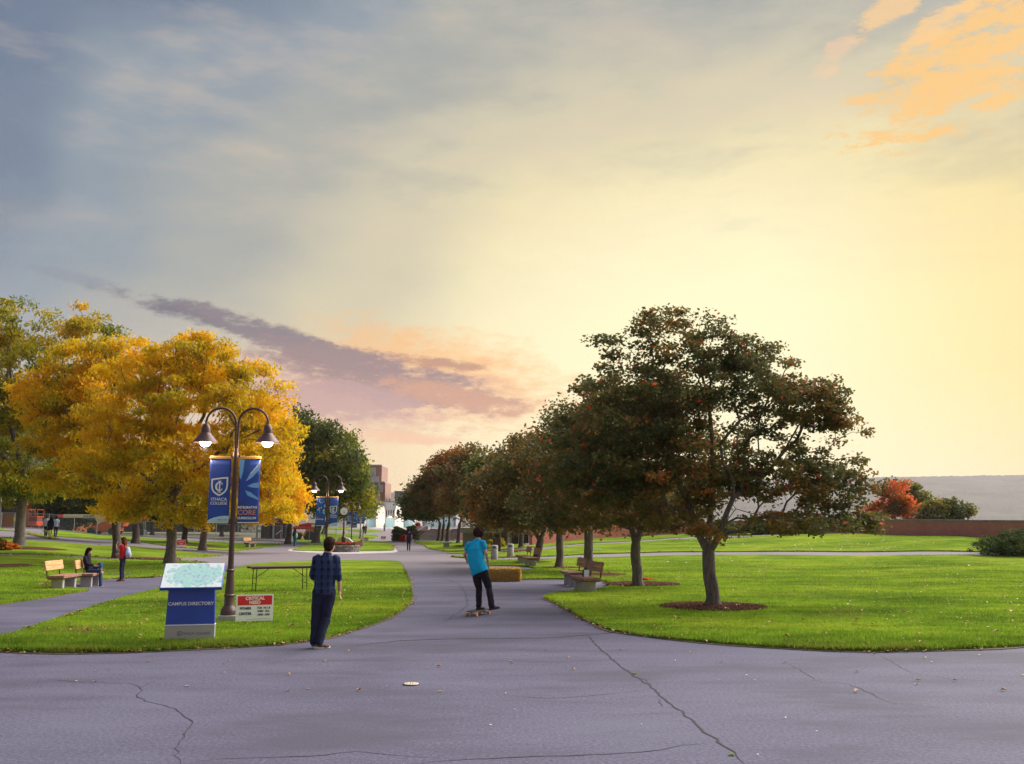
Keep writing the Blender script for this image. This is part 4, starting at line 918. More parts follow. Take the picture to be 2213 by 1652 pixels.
tree('shade_tree', 'distant green tree drooping beside the tower', 700, 135,
     [(765, 1005, 22, 22), (775, 1060, 22, 28), (760, 1095, 40, 20), (796, 1095, 12, 20)], 170, 62, .26, .42, YGRN, .3, (712, 1110), [[(740, 1080), (770, 1040)]], BARK2, 1.6, .6, (.34, .26, .12), .1, 'green trees round the clock', .6, .03, 0, .3)
for px, Y, el, mt_, lab in ((1935, 104, [(1915, 1075, 30, 26), (1950, 1065, 34, 30), (1905, 1105, 34, 24), (1965, 1105, 36, 24), (1940, 1095, 34, 26), (1985, 1110, 26, 18), (1890, 1110, 30, 18), (2005, 1118, 24, 12)], REDL, 'bright red maple rising behind the brick wall'),
                            (1975, 112, [(1970, 1062, 20, 16), (1990, 1080, 20, 20), (1930, 1055, 20, 16), (1960, 1090, 34, 20)], DKGRN, 'olive tree top behind the red maple'),
                            (2050, 100, [(2030, 1095, 26, 20), (2060, 1105, 34, 18), (2090, 1112, 18, 10), (2025, 1115, 40, 14)], DKGRN, 'low dark bushy tree right of the red maple behind the wall')):
    tree('maple_tree' if mt_ is REDL else 'shade_tree', lab, px, Y, el, 85, 75, .16, .6, mt_, .16, (px, 1135), [], BARK2, .95, .3, (.5, .45, .14), 0, None, .7, .02, 0, .35)

for px, Y, el, lab in ((130, 113, [(120, 1030, 34, 40), (150, 1060, 40, 40), (110, 1090, 40, 30), (160, 1110, 40, 26)], 'dark evergreen behind the fence, left of the boom lift'),
                       (215, 112, [(190, 1040, 44, 40), (240, 1050, 44, 44), (200, 1090, 50, 34), (250, 1105, 44, 30), (180, 1120, 36, 20)], 'dark evergreen directly behind the boom lift'),
                       (330, 114, [(300, 1050, 40, 40), (350, 1060, 44, 44), (310, 1100, 46, 30), (370, 1105, 44, 30)], 'dark evergreen behind the fence, right of the boom lift'),
                       (480, 116, [(430, 1080, 44, 36), (490, 1080, 46, 36), (440, 1115, 44, 24), (510, 1115, 46, 24), (540, 1090, 40, 30)], 'dark evergreen behind the fence, beside the open shed')):
    tree('evergreen_tree', lab, px, Y, el, 150, 70, .22, .30, DKGRN, .22, (px, 1120), [], BARK2, 1.5, .3, (.18, .22, .10), 0, 'dark evergreens behind the construction fence', .7, .022, 0, .3)
def shrub(name, label, px0, px1, py0, py1, Y, mat, n, per, size, aspect, tint=(.45, .3, .12), flat=.6, lumps=5, cat='shrub', droop=-.3, crad=None, group=None, z0=None, depth=1):
    b = gd((px0 + px1) / 2, Y)
    if z0 is not None: b.z = z0
    rx = abs(px1 - px0) / 2 * mpp(Y); h = abs(py1 - py0) * mpp(Y); t = thing(name, label, cat, b, 0, group)
    C = []; ctr = [(random.uniform(-.6, .6) * rx, random.uniform(-.4, .4) * rx * depth, random.uniform(.6, 1)) for _ in range(lumps)]
    while len(C) < n:
        cx, cy, k = random.choice(ctr); a = random.uniform(0, 6.28); r_ = rx * .55 * random.random() ** .5; ph = random.random() ** .6
        x, y = cx + r_ * math.cos(a), cy + r_ * math.sin(a) * depth
        if abs(x) > rx * .96: continue
        top = h * k * math.sqrt(max(0, 1 - (r_ / (rx * .62)) ** 2)); C.append((x, y, max(.05, top * ph)))
    C = np.array(C); cr = crad or max(.12, h * .2)
    tc_ = np.array([tint[0] + tint[1] * 1.7 * noise.noise((p[0] * .8 + px0, p[1] * .8, p[2] * .8)) for p in C])
    V, tt = leaves(C, cr * RNG.uniform(.6, 1.3, n), per, size, aspect, droop, tc_, tint[2], flat)
    npmesh('foliage', V, np.arange(len(V)).reshape(-1, 4), mat, t, tint=tt)
    st_ = MB()
    for x, y, k in ctr: st_.tube([(0, 0, -.05), (x * .5, y * .5, h * k * .4), (x * .9, y * .9, h * k * .8)], [.03, .02, .008], 5)
    st_.build('stems', BARK2, t); return t
shrub('juniper_bush', 'broad dark juniper mound with rusty patch at the right edge', 2096, 2330, 1134, 1197, 56, JUNI, 420, 60, .075, .28, (.38, .45, .12), .6, 9, 'bush', .1)
shrub('juniper_bush', 'low spreading juniper at the foot of the brick wall, left part', 1470, 1600, 1129, 1158, 84, JUNI, 130, 60, .12, .28, (.4, .3, .12), .6, 5, 'bush', .1, depth=.5)
shrub('juniper_bush', 'low spreading juniper at the foot of the brick wall, middle part', 1570, 1720, 1127, 1157, 83, JUNI, 150, 60, .12, .28, (.4, .3, .12), .6, 6, 'bush', .1, depth=.4)
shrub('juniper_bush', 'dark brownish juniper at the foot of the wall under the low branch', 1690, 1808, 1128, 1154, 80.5, JUNI, 120, 60, .12, .28, (.25, .5, .12), .6, 5, 'bush', .1, depth=.35)
shrub('evergreen_shrub', 'dark evergreen shrub beside the steps', 850, 902, 1128, 1164, 113, DKGRN, 110, 60, .16, .5, (.35, .3, .12), .7, 5)
shrub('flower_mound', 'mound of bright red flowers before the evergreen shrub', 853, 882, 1147, 1163, 110.5, FLOW, 60, 50, .09, .7, (.5, .3, .2), .7, 3, 'flowers')
shrub('yellow_bush', 'yellow-leaved bush behind the concrete bins', 1052, 1092, 1156, 1177, 79, FLOY, 90, 60, .11, .45, (.45, .4, .2), .7, 4)
shrub('yellow_flowers', 'clump of yellow flowers left of the concrete bins', 1043, 1068, 1170, 1183, 76, FLOY, 50, 40, .07, .6, (.7, .3, .2), .7, 4, 'flowers')
shrub('flower_bed', 'dark bed of red flowers at the far left under the tree', -30, 44, 1163, 1190, 53, REDL, 90, 60, .09, .5, (.35, .6, .2), .6, 6, 'flowers')
shrub('planter_flowers', 'red flowers in the terrace planter above the steps', 898, 910, 1136, 1146, 124, FLOW, 30, 40, .10, .7, (.6, .3, .2), .7, 3, 'flowers', z0=at(904, 1147, 124).z + .5)

# ================================================================== OBJECTS
def wood_mat(name, c0, c1):
    m_ = bpy.data.materials.new(name); m_.use_nodes = True; t = NT(m_.node_tree); c = t.n('ShaderNodeTexCoord').outputs['Object']
    nz = t.noise(t.map(c, (2.2, 26, 26)), 1, 5, .6, .8); big = t.noise(c, 3.0, 3, .6)
    col = t.mix(t.ss(nz, .3, .7), c0, c1); col = t.mix(t.ss(big, .45, .75, 0.0, .5), col, tuple(v * .5 for v in c0[:3]) + (1,))
    p = t.n('ShaderNodeBsdfPrincipled'); t.put(p.inputs['Base Color'], col); p.inputs['Roughness'].default_value = .62
    b = t.n('ShaderNodeBump'); b.inputs['Strength'].default_value = .4; b.inputs['Distance'].default_value = .004; t.put(b.inputs['Height'], nz); t.put(p.inputs['Normal'], b.outputs[0])
    o = t.n('ShaderNodeOutputMaterial'); t.t.links.new(p.outputs[0], o.inputs[0]); return m_
WOOD = wood_mat('bench_wood', (.21, .095, .06, 1), (.36, .18, .11, 1)); WOOD_LIT = wood_mat('bench_wood_lit', (.50, .27, .10, 1), (.72, .44, .18, 1))  # second wood: evening glow on the left backrests painted into its colour
STEEL = pmat('dark_steel', (.035, .028, .03), .5, .6); BRONZE = pmat('bronze_paint', (.085, .047, .045), .42, .3, var=.12, scale=5, bump=.15, bscale=120)
BLACKP = pmat('black_plastic', (.02, .02, .022), .6)
BLUE = pmat('banner_blue', (.026, .078, .44), .6, var=.06, scale=3, bump=.2, bscale=6); LBLUE = pmat('banner_light_blue', (.20, .47, .86), .6, var=.05); MBLUE = pmat('banner_mid_blue', (.022, .09, .38), .6, var=.05)
WHT = pmat('white_print', (.86, .86, .88), .6, var=.02); PALEB = pmat('pale_blue_print', (.50, .72, .86), .6, var=.03); ORG = pmat('orange_print', (.78, .30, .08), .6, var=.05); GOLD = pmat('gold_sleeve', (.72, .40, .12), .6, var=.05)
REDP = pmat('red_print', (.72, .015, .035), .5, var=.03); INK = pmat('ink_navy', (.03, .025, .12), .6); BROWNP = pmat('brown_print', (.09, .07, .11), .6)

def poly(par, name, pts, y, mat, th=.003):
    """flat print in the local xz plane, facing -y"""
    return MB().prism([(a, b) for a, b in pts], 0, th, Matrix.Translation((0, y, 0)) @ Euler((math.pi / 2, 0, 0)).to_matrix().to_4x4()).build(name, mat, par)
def text(par, s, size, loc, mat, bold=0, align='CENTER', rot=(math.pi / 2, 0, 0), sx=1, name='lettering', shear=0, spacing=1):
    cu = bpy.data.curves.new('t', 'FONT'); cu.body = s; cu.size = size; cu.align_x = align; cu.offset = bold; cu.extrude = .0012; cu.resolution_u = 3; cu.shear = shear; cu.space_character = spacing
    ob = bpy.data.objects.new('t', cu); COL.objects.link(ob); dg = bpy.context.evaluated_depsgraph_get()
    me = bpy.data.meshes.new_from_object(ob.evaluated_get(dg)); COL.objects.unlink(ob); bpy.data.objects.remove(ob); bpy.data.curves.remove(cu)
    for v in me.vertices: v.co.x *= sx
    me.materials.clear(); me.materials.append(mat); me.name = name
    o = link(name, me, par, loc); o.rotation_euler = rot; return o

# ---- benches
def bench(label, loc, rz, wood, woodb, group='wooden benches along the paths', L=1.6):
    t = thing('bench', label, 'bench', loc, rz, group)
    for k in range(4): MB().box((0, -.20 + k * .135, .415), (L, .128, .09), bev=.008).build('seat_plank', wood, t)
    for z in (.685, .835): MB().box((0, .335 + (z - .68) * .18, z), (L * .93, .055, .145), bev=.008, rx=-.15).build('back_plank', woodb, t)
    for x in (-L * .33, L * .33):
        MB().tube([(x, .18, .345), (x, .30, .345), (x, .335, .40), (x, .40, .92)], .022, 6).build('back_post', STEEL, t, True)
        MB().box((x, .0, .17), (.16, .36, .36), bev=.015).build('leg', CONC, t)
        MB().box((x, .0, .36), (.07, .50, .022)).build('bracket', STEEL, t)
    return t
bench('wooden bench nearest the camera on the right, tablet propped on its seat', gd(1262, 28.7), R(-78), WOOD, WOOD)
bench('empty wooden bench on the right, just behind the one with the tablet', gd(1236, 31.9), R(-82), WOOD, WOOD)
bench('brown bench behind the hay bale, nearer of the far pair', gd(1146, 46.8), R(-80), WOOD, WOOD)
bench('brown bench behind the hay bale, farther of the far pair', gd(1129, 50.2), R(-82), WOOD, WOOD)
bench('empty wooden bench with sunlit-toned backrest on the left, nearest the camera', gd(147, 30.4), R(96), WOOD, WOOD_LIT)
bench('wooden bench on the left with the woman seated on it', gd(203, 32.9), R(101), WOOD, WOOD_LIT)
bench('tiny lone bench on the distant left lawn', gd(543, 86), R(78), WOOD, WOOD_LIT)
t = thing('stone_bench', 'backless slab bench on the lawn before the stairs', 'bench', gd(965, 84)); MB().box((0, 0, .46), (1.0, .5, .10), bev=.02).build('seat', CONC, t); MB().box((0, 0, .2), (.5, .32, .41), bev=.02).build('pedestal', CONC, t)
t = thing('tablet', 'small white tablet propped against a dark case on the bench', 'tablet', gd(1266, 28.4) + Vector((0, 0, .462)), R(-12))
MB().box((0, 0, .105), (.14, .010, .21), bev=.004, rx=-.25).build('screen', pmat('tablet_white', (.80, .86, .92), .3, var=.02), t); MB().box((-.05, .05, .10), (.15, .035, .20), bev=.01, rx=-.22).build('case', pmat('case_navy', (.02, .03, .07), .6), t)

# ---- folding table
a = G(540, 1283); b = G(657, 1279.5); c = (a + b) / 2; ang = math.atan2(b.y - a.y, b.x - a.x)
t = thing('folding_table', 'brown folding table standing on the lawn', 'table', c + Vector((0, .25, .05)), ang); W = 1.86
TBL = pmat('table_laminate', (.10, .055, .055), .45, var=.1, scale=4)
MB().box((0, 0, .715), (W, .74, .022), bev=.006).build('table_top', TBL, t); MB().box((0, -.355, .680), (W - .02, .02, .05)).build('apron', pmat('table_edge', (.05, .03, .035), .6), t); MB().box((0, .355, .680), (W - .02, .02, .05)).build('apron', MATS['table_edge'], t)
for s_ in (-1, 1):
    for yy in (-.28, .28): MB().tube([(s_ * W * .40, yy, .70), (s_ * W * .41, yy * 1.05, .0)], .013, 6).build('leg', STEEL, t, True)
    MB().tube([(s_ * W * .407, -.28, .22), (s_ * W * .407, .28, .22)], .010, 6).build('crossbar', STEEL, t, True)
    MB().tube([(s_ * W * .405, -.12, .38), (s_ * W * .16, -.12, .70)], .010, 6).build('brace', STEEL, t, True)
MB().box((W * .47, -.34, .735), (.16, .05, .015)).build('edge_strip', pmat('bare_edge', (.62, .42, .22), .6), t)

# ---- campus directory
DIRB = pmat('directory_blue', (.020, .070, .42), .35, var=.06, scale=3); ALU = pmat('brushed_aluminium', (.42, .41, .44), .45, .35, var=.08, scale=10, stretch=(1, 1, 14), dirt=.15)
a = G(410, 1391); t = thing('campus_directory', 'blue campus directory stand with slanted map on top', 'directory', a + Vector((0, 0, .04)), R(12))
MB().box((0, 0, .135), (.80, .20, .27), bev=.004).build('base', ALU, t)
MB().box((0, -.003, .276), (.806, .208, .014)).build('trim', WHT, t)
MB().prism([(-.395, .283), (.395, .283), (.372, .90), (-.372, .90)], -.095, .095, Euler((math.pi / 2, 0, 0)).to_matrix().to_4x4()).build('body', DIRB, t)
tilt = R(38); tp = MB(); tp.box((0, 0, 0), (1.0, .64, .055), rx=tilt, bev=.004); top = tp.build('map_board', DIRB, t, loc=(0, .02, 1.07))
def map_mat():
    m_ = bpy.data.materials.new('map_print'); m_.use_nodes = True; n = NT(m_.node_tree); c = n.n('ShaderNodeTexCoord').outputs['Object']
    nz = n.noise(c, 7, 4, .6); n2 = n.noise(c, 16, 3, .6); x, y, z = n.sep(c)
    # blob of campus on white paper
    msk = n.ss(n.m('ADD', n.m('ADD', n.m('POWER', n.m('MULTIPLY', n.m('SUBTRACT', x, .06), 2.1), 2.0), n.m('POWER', n.m('MULTIPLY', y, 3.5), 2.0)), n.m('MULTIPLY', n.m('SUBTRACT', nz, .5), 4.0)), 1.25, .75)
    col = n.mix(msk, (.74, .82, .82, 1), (.40, .68, .66, 1))
    col = n.mix(n.m('MULTIPLY', msk, n.ss(n2, .54, .62)), col, (.36, .40, .58, 1)); col = n.mix(n.m('MULTIPLY', msk, n.ss(n2, .44, .38)), col, (.52, .72, .52, 1))
    col = n.mix(n.m('MULTIPLY', n.ss(nz, .60, .66), .5), col, (.48, .40, .60, 1))
    p = n.n('ShaderNodeBsdfPrincipled'); n.put(p.inputs['Base Color'], col); p.inputs['Roughness'].default_value = .3
    o = n.n('ShaderNodeOutputMaterial'); n.t.links.new(p.outputs[0], o.inputs[0]); return m_
mp = MB(); mp.box((0, 0, 0), (.975, .615, .004)); o = mp.build('map', map_mat(), top, loc=Euler((tilt, 0, 0)).to_matrix() @ Vector((0, 0, .0305))); o.rotation_euler = (tilt, 0, 0)
text(t, 'CAMPUS DIRECTORY', .077, (0, -.100, .60), WHT, .0016, sx=1.0)
def crest(par, cx, cz, h, y, mat, ring=.09):
    wd = h * .86; out = [(-.5, .40), (-.2, .44), (.15, .48), (.5, .50), (.5, .05), (.46, -.15), (.36, -.30), (.18, -.42), (0, -.50), (-.18, -.42), (-.36, -.30), (-.46, -.15), (-.5, .05)]
    n = len(out); inn = [(x * (1 - 2 * ring * 1.05), z * (1 - 2 * ring) - .0) for x, z in out]; mb = MB()
    P = lambda q: (cx + q[0] * wd, y, cz + q[1] * h)
    V = [P(q) for q in out] + [P(q) for q in inn]; mb.add(V, [(i, (i + 1) % n, n + (i + 1) % n, n + i) for i in range(n)])
    # C and I monogram
    A = np.linspace(R(50), R(310), 15); ro, ri = .24, .17; o_ = len(mb.v)
    V = [P((-.02 + ro * math.cos(q), .0 + ro * 1.0 * math.sin(q))) for q in A] + [P((-.0 + ri * .85 * math.cos(q), ri * 1.1 * math.sin(q))) for q in A]
    mb.add(V, [(i, i + 1, 15 + i + 1, 15 + i) for i in range(14)])
    for x0, x1, z0, z1 in ((-.035, .045, -.28, .27), (-.1, .11, -.31, -.275), (-.1, .11, .26, .295), (.13, .17, .08, .2), (.13, .17, -.2, -.1)): mb.add([P((x0, z0)), P((x1, z0)), P((x1, z1)), P((x0, z1))], [(0, 1, 2, 3)])
    return mb.build('crest', mat, par)
crest(t, -.165, .135, .085, -.1015, pmat('etched_grey', (.10, .10, .16), .6)); text(t, 'ITHACA COLLEGE', .058, (.10, -.101, .115), MATS['etched_grey'], .0004)

# ---- yard signs
def yard_sign(name, label, loc, rz, w_, h_, z0, kind, group=None):
    t = thing(name, label, 'sign', loc, rz, group); MB().box((0, 0, z0 + h_ / 2), (w_, .008, h_)).build('board', WHT, t)
    for x in (-w_ * .3, w_ * .3): MB().tube([(x, .008, -.05), (x, .008, z0 + h_ * .5)], .005, 5).build('stake', STEEL, t)
    y = -.0045
    if kind == 'big':
        poly(t, 'red_panel', [(-w_ * .46, z0 + h_ * .60), (w_ * .46, z0 + h_ * .60), (w_ * .46, z0 + h_ * .95), (-w_ * .46, z0 + h_ * .95)], y, REDP, .002)
        text(t, 'CRITICAL', .088, (0, y - .004, z0 + h_ * .80), WHT, .003); text(t, 'NEED', .088, (0, y - .004, z0 + h_ * .645), WHT, .003)
        text(t, 'FITNESS', .062, (-w_ * .25, y - .002, z0 + h_ * .44), INK, .0026); text(t, 'CENTER', .066, (-w_ * .25, y - .002, z0 + h_ * .24), INK, .0026)
        for s_, f_ in (('TUE  10-1 &', .455), ('WED  10-2', .33), ('10:00 - 5:00', .20)): text(t, s_, .050, (w_ * .24, y - .002, z0 + h_ * f_), INK, .0022)
        poly(t, 'fine_print', [(-w_ * .2, z0 + h_ * .06), (w_ * .45, z0 + h_ * .075), (w_ * .45, z0 + h_ * .082), (-w_ * .2, z0 + h_ * .067)], y, BROWNP, .001)
    elif kind == 'red':
        poly(t, 'red_panel', [(-w_ * .47, z0 + h_ * .3), (w_ * .47, z0 + h_ * .3), (w_ * .47, z0 + h_ * .96), (-w_ * .47, z0 + h_ * .96)], y, REDP, .003)
        text(t, 'CRITICAL', .11, (0, y - .005, z0 + h_ * .68), WHT, .003); text(t, 'NEED', .11, (0, y - .005, z0 + h_ * .40), WHT, .003)
    else:
        poly(t, 'red_panel', [(-w_ * .47, z0 + h_ * .62), (w_ * .47, z0 + h_ * .62), (w_ * .47, z0 + h_ * .96), (-w_ * .47, z0 + h_ * .96)], y, REDP, .003)
        text(t, 'CRITICAL NEED', .07, (0, y - .005, z0 + h_ * .72), WHT, .002); text(t, 'FITNESS CENTER', .07, (0, y - .005, z0 + h_ * .3), INK, .002)
    return t
SG = 'red and white notice boards on stakes'
yard_sign('yard_sign', 'white notice with red CRITICAL NEED panel beside the lamp post', G(549, 1351) + Vector((0, 0, .05)), R(20), .73, .52, .03, 'big', SG)
yard_sign('yard_sign', 'small red and white notice on the far left lawn', G(391, 1184.5) + Vector((0, 0, .04)), R(12), .64, .56, .02, 'red', SG)
yard_sign('yard_sign', 'tiny red notice standing in the far walkway', gd(829, 118), 0, .62, .40, .12, 'red', SG)
yard_sign('yard_sign', 'tiny white notice with pink top near the striding pair', gd(791, 110), 0, .64, .46, .06, 'white', SG)

# ---- lamp posts with banners
BULB = pmat('lamp_bulb', (1, .95, .85), .4, emit=(1, .90, .70), estr=7)
def lamp(label, loc, rz, lit, left, right, watts=0):
    t = thing('lamp_post', label, 'street lamp', loc, rz, 'twin-headed lamp posts along the walk')
    MB().box((0, 0, .06), (.36, .36, .15), bev=.01).build('footing', CONC, t)
    MB().lathe([(.165, .13), (.165, .22), (.158, .235), (.150, .25), (.135, .28), (.112, .31), (.100, .335), (.098, .50), (.112, .515), (.112, .535), (.096, .55), (.070, 1.01), (.085, 1.02), (.085, 1.04), (.060, 1.06), (.055, 1.5), (.051, 3.32), (.062, 3.34), (.062, 3.46), (.050, 3.50), (.045, 3.56)], 24).build('post', BRONZE, t, True)
    for s_ in (-1, 1):
        r_ = .305; pts = [(s_ * .026, 0, 3.5), (s_ * .030, 0, 4.0)] + [(s_ * (.030 + r_ - r_ * math.cos(q)), 0, 4.10 + r_ * math.sin(q)) for q in np.linspace(0, math.pi, 13)] + [(s_ * (.030 + 2 * r_), 0, 4.02)]
        MB().tube(pts, .024, 10).build('arm', BRONZE, t, True); x = s_ * (.030 + 2 * r_)
        h = MB().lathe([(.02, 4.08), (.055, 4.06), (.085, 4.01), (.096, 3.95), (.098, 3.88), (.112, 3.865), (.120, 3.85), (.262, 3.685), (.262, 3.672), (.25, 3.672), (.11, 3.835), (.0, 3.84)], 24, (x, 0, 0)).build('shade', BRONZE, t, True)
        g_ = MB().lathe([(.0, 3.585), (.05, 3.592), (.09, 3.62), (.112, 3.66), (.118, 3.70), (.10, 3.76), (.05, 3.80), (0, 3.80)], 18, (x, 0, 0)).build('globe', BULB if lit else WHT, h, 'all')
        if lit and watts:
            ld = bpy.data.lights.new('lamp_light', 'POINT'); ld.energy = watts; ld.color = (1, .72, .40); ld.shadow_soft_size = .12
            lo = link('lamp_light', ld, t, (x, 0, 3.50))
        # banner
        b0, b1 = 2.02, 3.33; x0, x1 = (s_ * .085, s_ * .515); xm = (x0 + x1) / 2
        for z in (1.995, 3.385): MB().tube([(s_ * .03, 0, z), (s_ * .53, 0, z)], .012, 6).tube([(s_ * .03, 0, z), (s_ * .09, 0, z)], .028, 6).build('banner_arm', BRONZE, t, True)
        V = []; n_ = 10
        for i in range(n_ + 1):
            for j in range(n_ + 1):
                u, v = i / n_, j / n_; V.append((x0 + (x1 - x0) * u, -.018 * math.sin(v * 3.14) * math.sin(u * 3.1) * .6, b0 + (b1 - b0) * v))
        bn = MB().add(V, [(i * (n_ + 1) + j, (i + 1) * (n_ + 1) + j, (i + 1) * (n_ + 1) + j + 1, i * (n_ + 1) + j + 1) for i in range(n_) for j in range(n_)]).build('banner', BLUE, t, True)
        so = bn.modifiers.new('thick', 'SOLIDIFY'); so.thickness = .004
        MB().box((xm, 0, 3.362), (.45, .030, .062), bev=.008).build('sleeve', GOLD, bn); MB().box((xm, 0, 2.003), (.46, .022, .022)).build('hem', WHT, bn)
        y = -.024; kind = left if s_ < 0 else right; X = lambda u: xm - .215 + .43 * u; Zz = lambda v: b0 + (b1 - b0) * v
        P = lambda pts, mat, nm='print', yy=y: poly(bn, nm, [(X(a_), Zz(b_)) for a_, b_ in pts], yy, mat, .001)
        if kind == 'crest':
            crest(bn, xm, Zz(.56), .40, y, PALEB if not lit else WHT); text(bn, 'ITHACA', .092, (xm, y, Zz(.335)), WHT, .001, sx=.98); text(bn, 'COLLEGE', .082, (xm, y, Zz(.275)), WHT, .001, sx=.98)
            P([(.0, .0), (1, .0), (1, .095), (.8, .098), (.55, .09), (.3, .07), (.12, .045), (0, .02)], PALEB); text(bn, 'ithaca.edu', .05, (X(.70), y - .002, Zz(.025)), MBLUE, 0)
        elif kind == 'burst':
            P([(.0, .995), (.24, .995), (.20, .80), (.10, .67), (.03, .72)], LBLUE); P([(.33, .64), (.52, .76), (.98, .955), (.98, .83), (.62, .70)], LBLUE); P([(.52, .76), (.98, .955), (.98, .935), (.60, .775)], WHT, yy=y - .002)
            P([(.42, .57), (.70, .615), (.98, .625), (.98, .54), (.65, .545)], LBLUE); P([(.33, .50), (.60, .47), (.98, .375), (.98, .345), (.62, .395), (.45, .42)], LBLUE); P([(.25, .995), (.55, .995), (.40, .80), (.26, .74)], MBLUE); P([(.60, .66), (.98, .78), (.98, .70), (.66, .63)], MBLUE)
            text(bn, 'ICC', .085, (X(.02), y, Zz(.265)), BROWNP, .002, 'LEFT'); text(bn, 'INTEGRATIVE', .070, (X(.01), y, Zz(.212)), WHT, .002, 'LEFT', sx=.93); text(bn, 'CORE', .140, (X(.01), y, Zz(.115)), ORG, .002, 'LEFT', sx=1.02); text(bn, 'CURRICULUM', .066, (X(.01), y, Zz(.045)), WHT, .002, 'LEFT', sx=.93)
        elif kind == 'dots':
            rnd = random.Random(5); 
            for k in range(34):
                a_, v_ = rnd.uniform(.08, .95), rnd.uniform(.42, .98)
                if v_ < .62 and rnd.random() < .4: continue
                r0_ = rnd.uniform(.05, .10); P([(a_ + r0_ * math.cos(q), v_ + r0_ * .36 * math.sin(q)) for q in np.linspace(0, 6.28, 9)[:-1]], rnd.choice([LBLUE, LBLUE, PALEB, MBLUE]), yy=y - .0004 * k)
            text(bn, 'ICC', .07, (X(.08), y, Zz(.265)), ORG, .002, 'LEFT'); text(bn, 'IDENTITIES', .072, (X(.04), y, Zz(.20)), WHT, .002, 'LEFT', sx=.95)
    return t
lamp('nearest twin lamp post with lit bulbs, crest banner and sunburst banner', G(493, 1347) + Vector((0, 0, .03)), R(6), True, 'crest', 'burst', 26)
lamp('second twin lamp post, lit, rising behind the man in plaid', gd(706, 44.8), R(2), True, 'dots', 'crest', 22)
lamp('third twin lamp post beside the street clock, bulbs unlit', gd(760, 92), R(4), False, 'crest', 'dots')
lamp('farthest twin lamp post near the striding pair, bulbs unlit', gd(779, 122), R(2), False, 'dots', 'dots')

# ---- street clock in a round stone planter
pc = gd(743, 73.2); t = thing('round_planter', 'round grey stone planter under the street clock', 'planter', pc); rnd = random.Random(3)
STN = [pmat('planter_stone_%d' % k, c_, .9, var=.2, scale=6, bump=.5, bscale=30) for k, c_ in enumerate([(.19, .165, .16), (.235, .20, .19), (.15, .13, .13)])]
for r_ in range(3):
    for k in range(24):
        q = 2 * math.pi * (k + .5 * (r_ % 2)) / 24; o = MB().box((0, 0, 0), (.305, .22, .165), bev=.02).build('stone', STN[rnd.randrange(3)], t, loc=(1.15 * math.cos(q), 1.15 * math.sin(q), .09 + r_ * .178)); o.rotation_euler = (0, 0, q + math.pi / 2)
MB().lathe([(1.06, .0), (1.06, .50), (0, .56)], 24).build('soil', MULCH, t)
V_, tt = leaves(np.array([(rnd.uniform(.15, .98) * math.cos(q), rnd.uniform(.15, .98) * math.sin(q), .62 + rnd.uniform(-.04, .08)) for q in np.linspace(0, 6.28, 70)]), np.full(70, .14), 40, .05, .6, -.2, np.full(70, .5), .25)
fl = thing('bedding_flowers', 'orange-red bedding flowers in the round planter', 'flowers', pc); npmesh('petals', V_, np.arange(len(V_)).reshape(-1, 4), FLOW, fl, tint=tt)
V_, tt = leaves(np.array([(rnd.uniform(.5, 1.0) * math.cos(q), rnd.uniform(.5, 1.0) * math.sin(q), .58) for q in np.linspace(0, 6.28, 60)]), np.full(60, .12), 30, .05, .5, -.2, np.full(60, .4), .25); npmesh('foliage', V_, np.arange(len(V_)).reshape(-1, 4), JUNI, fl, tint=tt)
t = thing('street_clock', 'ornate brown post clock standing in the round planter', 'clock', pc + Vector((0, 0, .54)), R(3)); CLK = pmat('clock_brown', (.07, .035, .03), .4, .3)
MB().lathe([(.19, 0), (.19, .10), (.165, .13), (.16, .55), (.175, .58), (.12, .66), (.085, .72), (.075, 1.0), (.085, 1.03), (.065, 1.08), (.055, 2.0), (.08, 2.05), (.10, 2.12), (.06, 2.16)], 16).build('column', CLK, t, True)
zc = 2.60; rot = Euler((math.pi / 2, 0, 0)).to_matrix().to_4x4(); hd = MB()
hm = MB().lathe([(.33, -.14), (.37, -.10), (.37, .10), (.33, .14)], 28); hm.v = [tuple(Matrix.Translation((0, 0, zc)) @ rot @ Vector(v)) for v in hm.v]; hd = hm.build('case', CLK, t, True)
MB().prism([(-.34, -.30), (-.12, -.48), (.12, -.48), (.34, -.30), (.30, .30), (.16, .44), (.06, .50), (-.06, .50), (-.16, .44), (-.30, .30)], -.09, .09, Matrix.Translation((0, 0, zc)) @ rot).build('scroll_frame', CLK, t)
fm = MB().lathe([(.29, 0), (.29, .012), (0, .012)], 28); fm.v = [tuple(Matrix.Translation((0, -.138, zc)) @ rot @ Vector(v)) for v in fm.v]; fc = fm.build('dial', pmat('clock_face', (.46, .56, .48), .4, emit=(.7, .9, .75), estr=.06), hd)
hn = MB().box((-.005, -.157, zc - .10), (.022, .006, .24), ry=.06).box((.02, -.163, zc - .07), (.032, .006, .15), ry=-.25)
for k in range(12): q = k * math.pi / 6; hn.box((.24 * math.sin(q), -.155, zc + .24 * math.cos(q)), (.014, .005, .05), ry=q)
hn.build('hands', BLACKP, fc)
MB().lathe([(.05, .48), (.09, .52), (.05, .58), (.02, .66), (0, .70)], 12, (0, 0, zc)).build('finial', CLK, t, True)

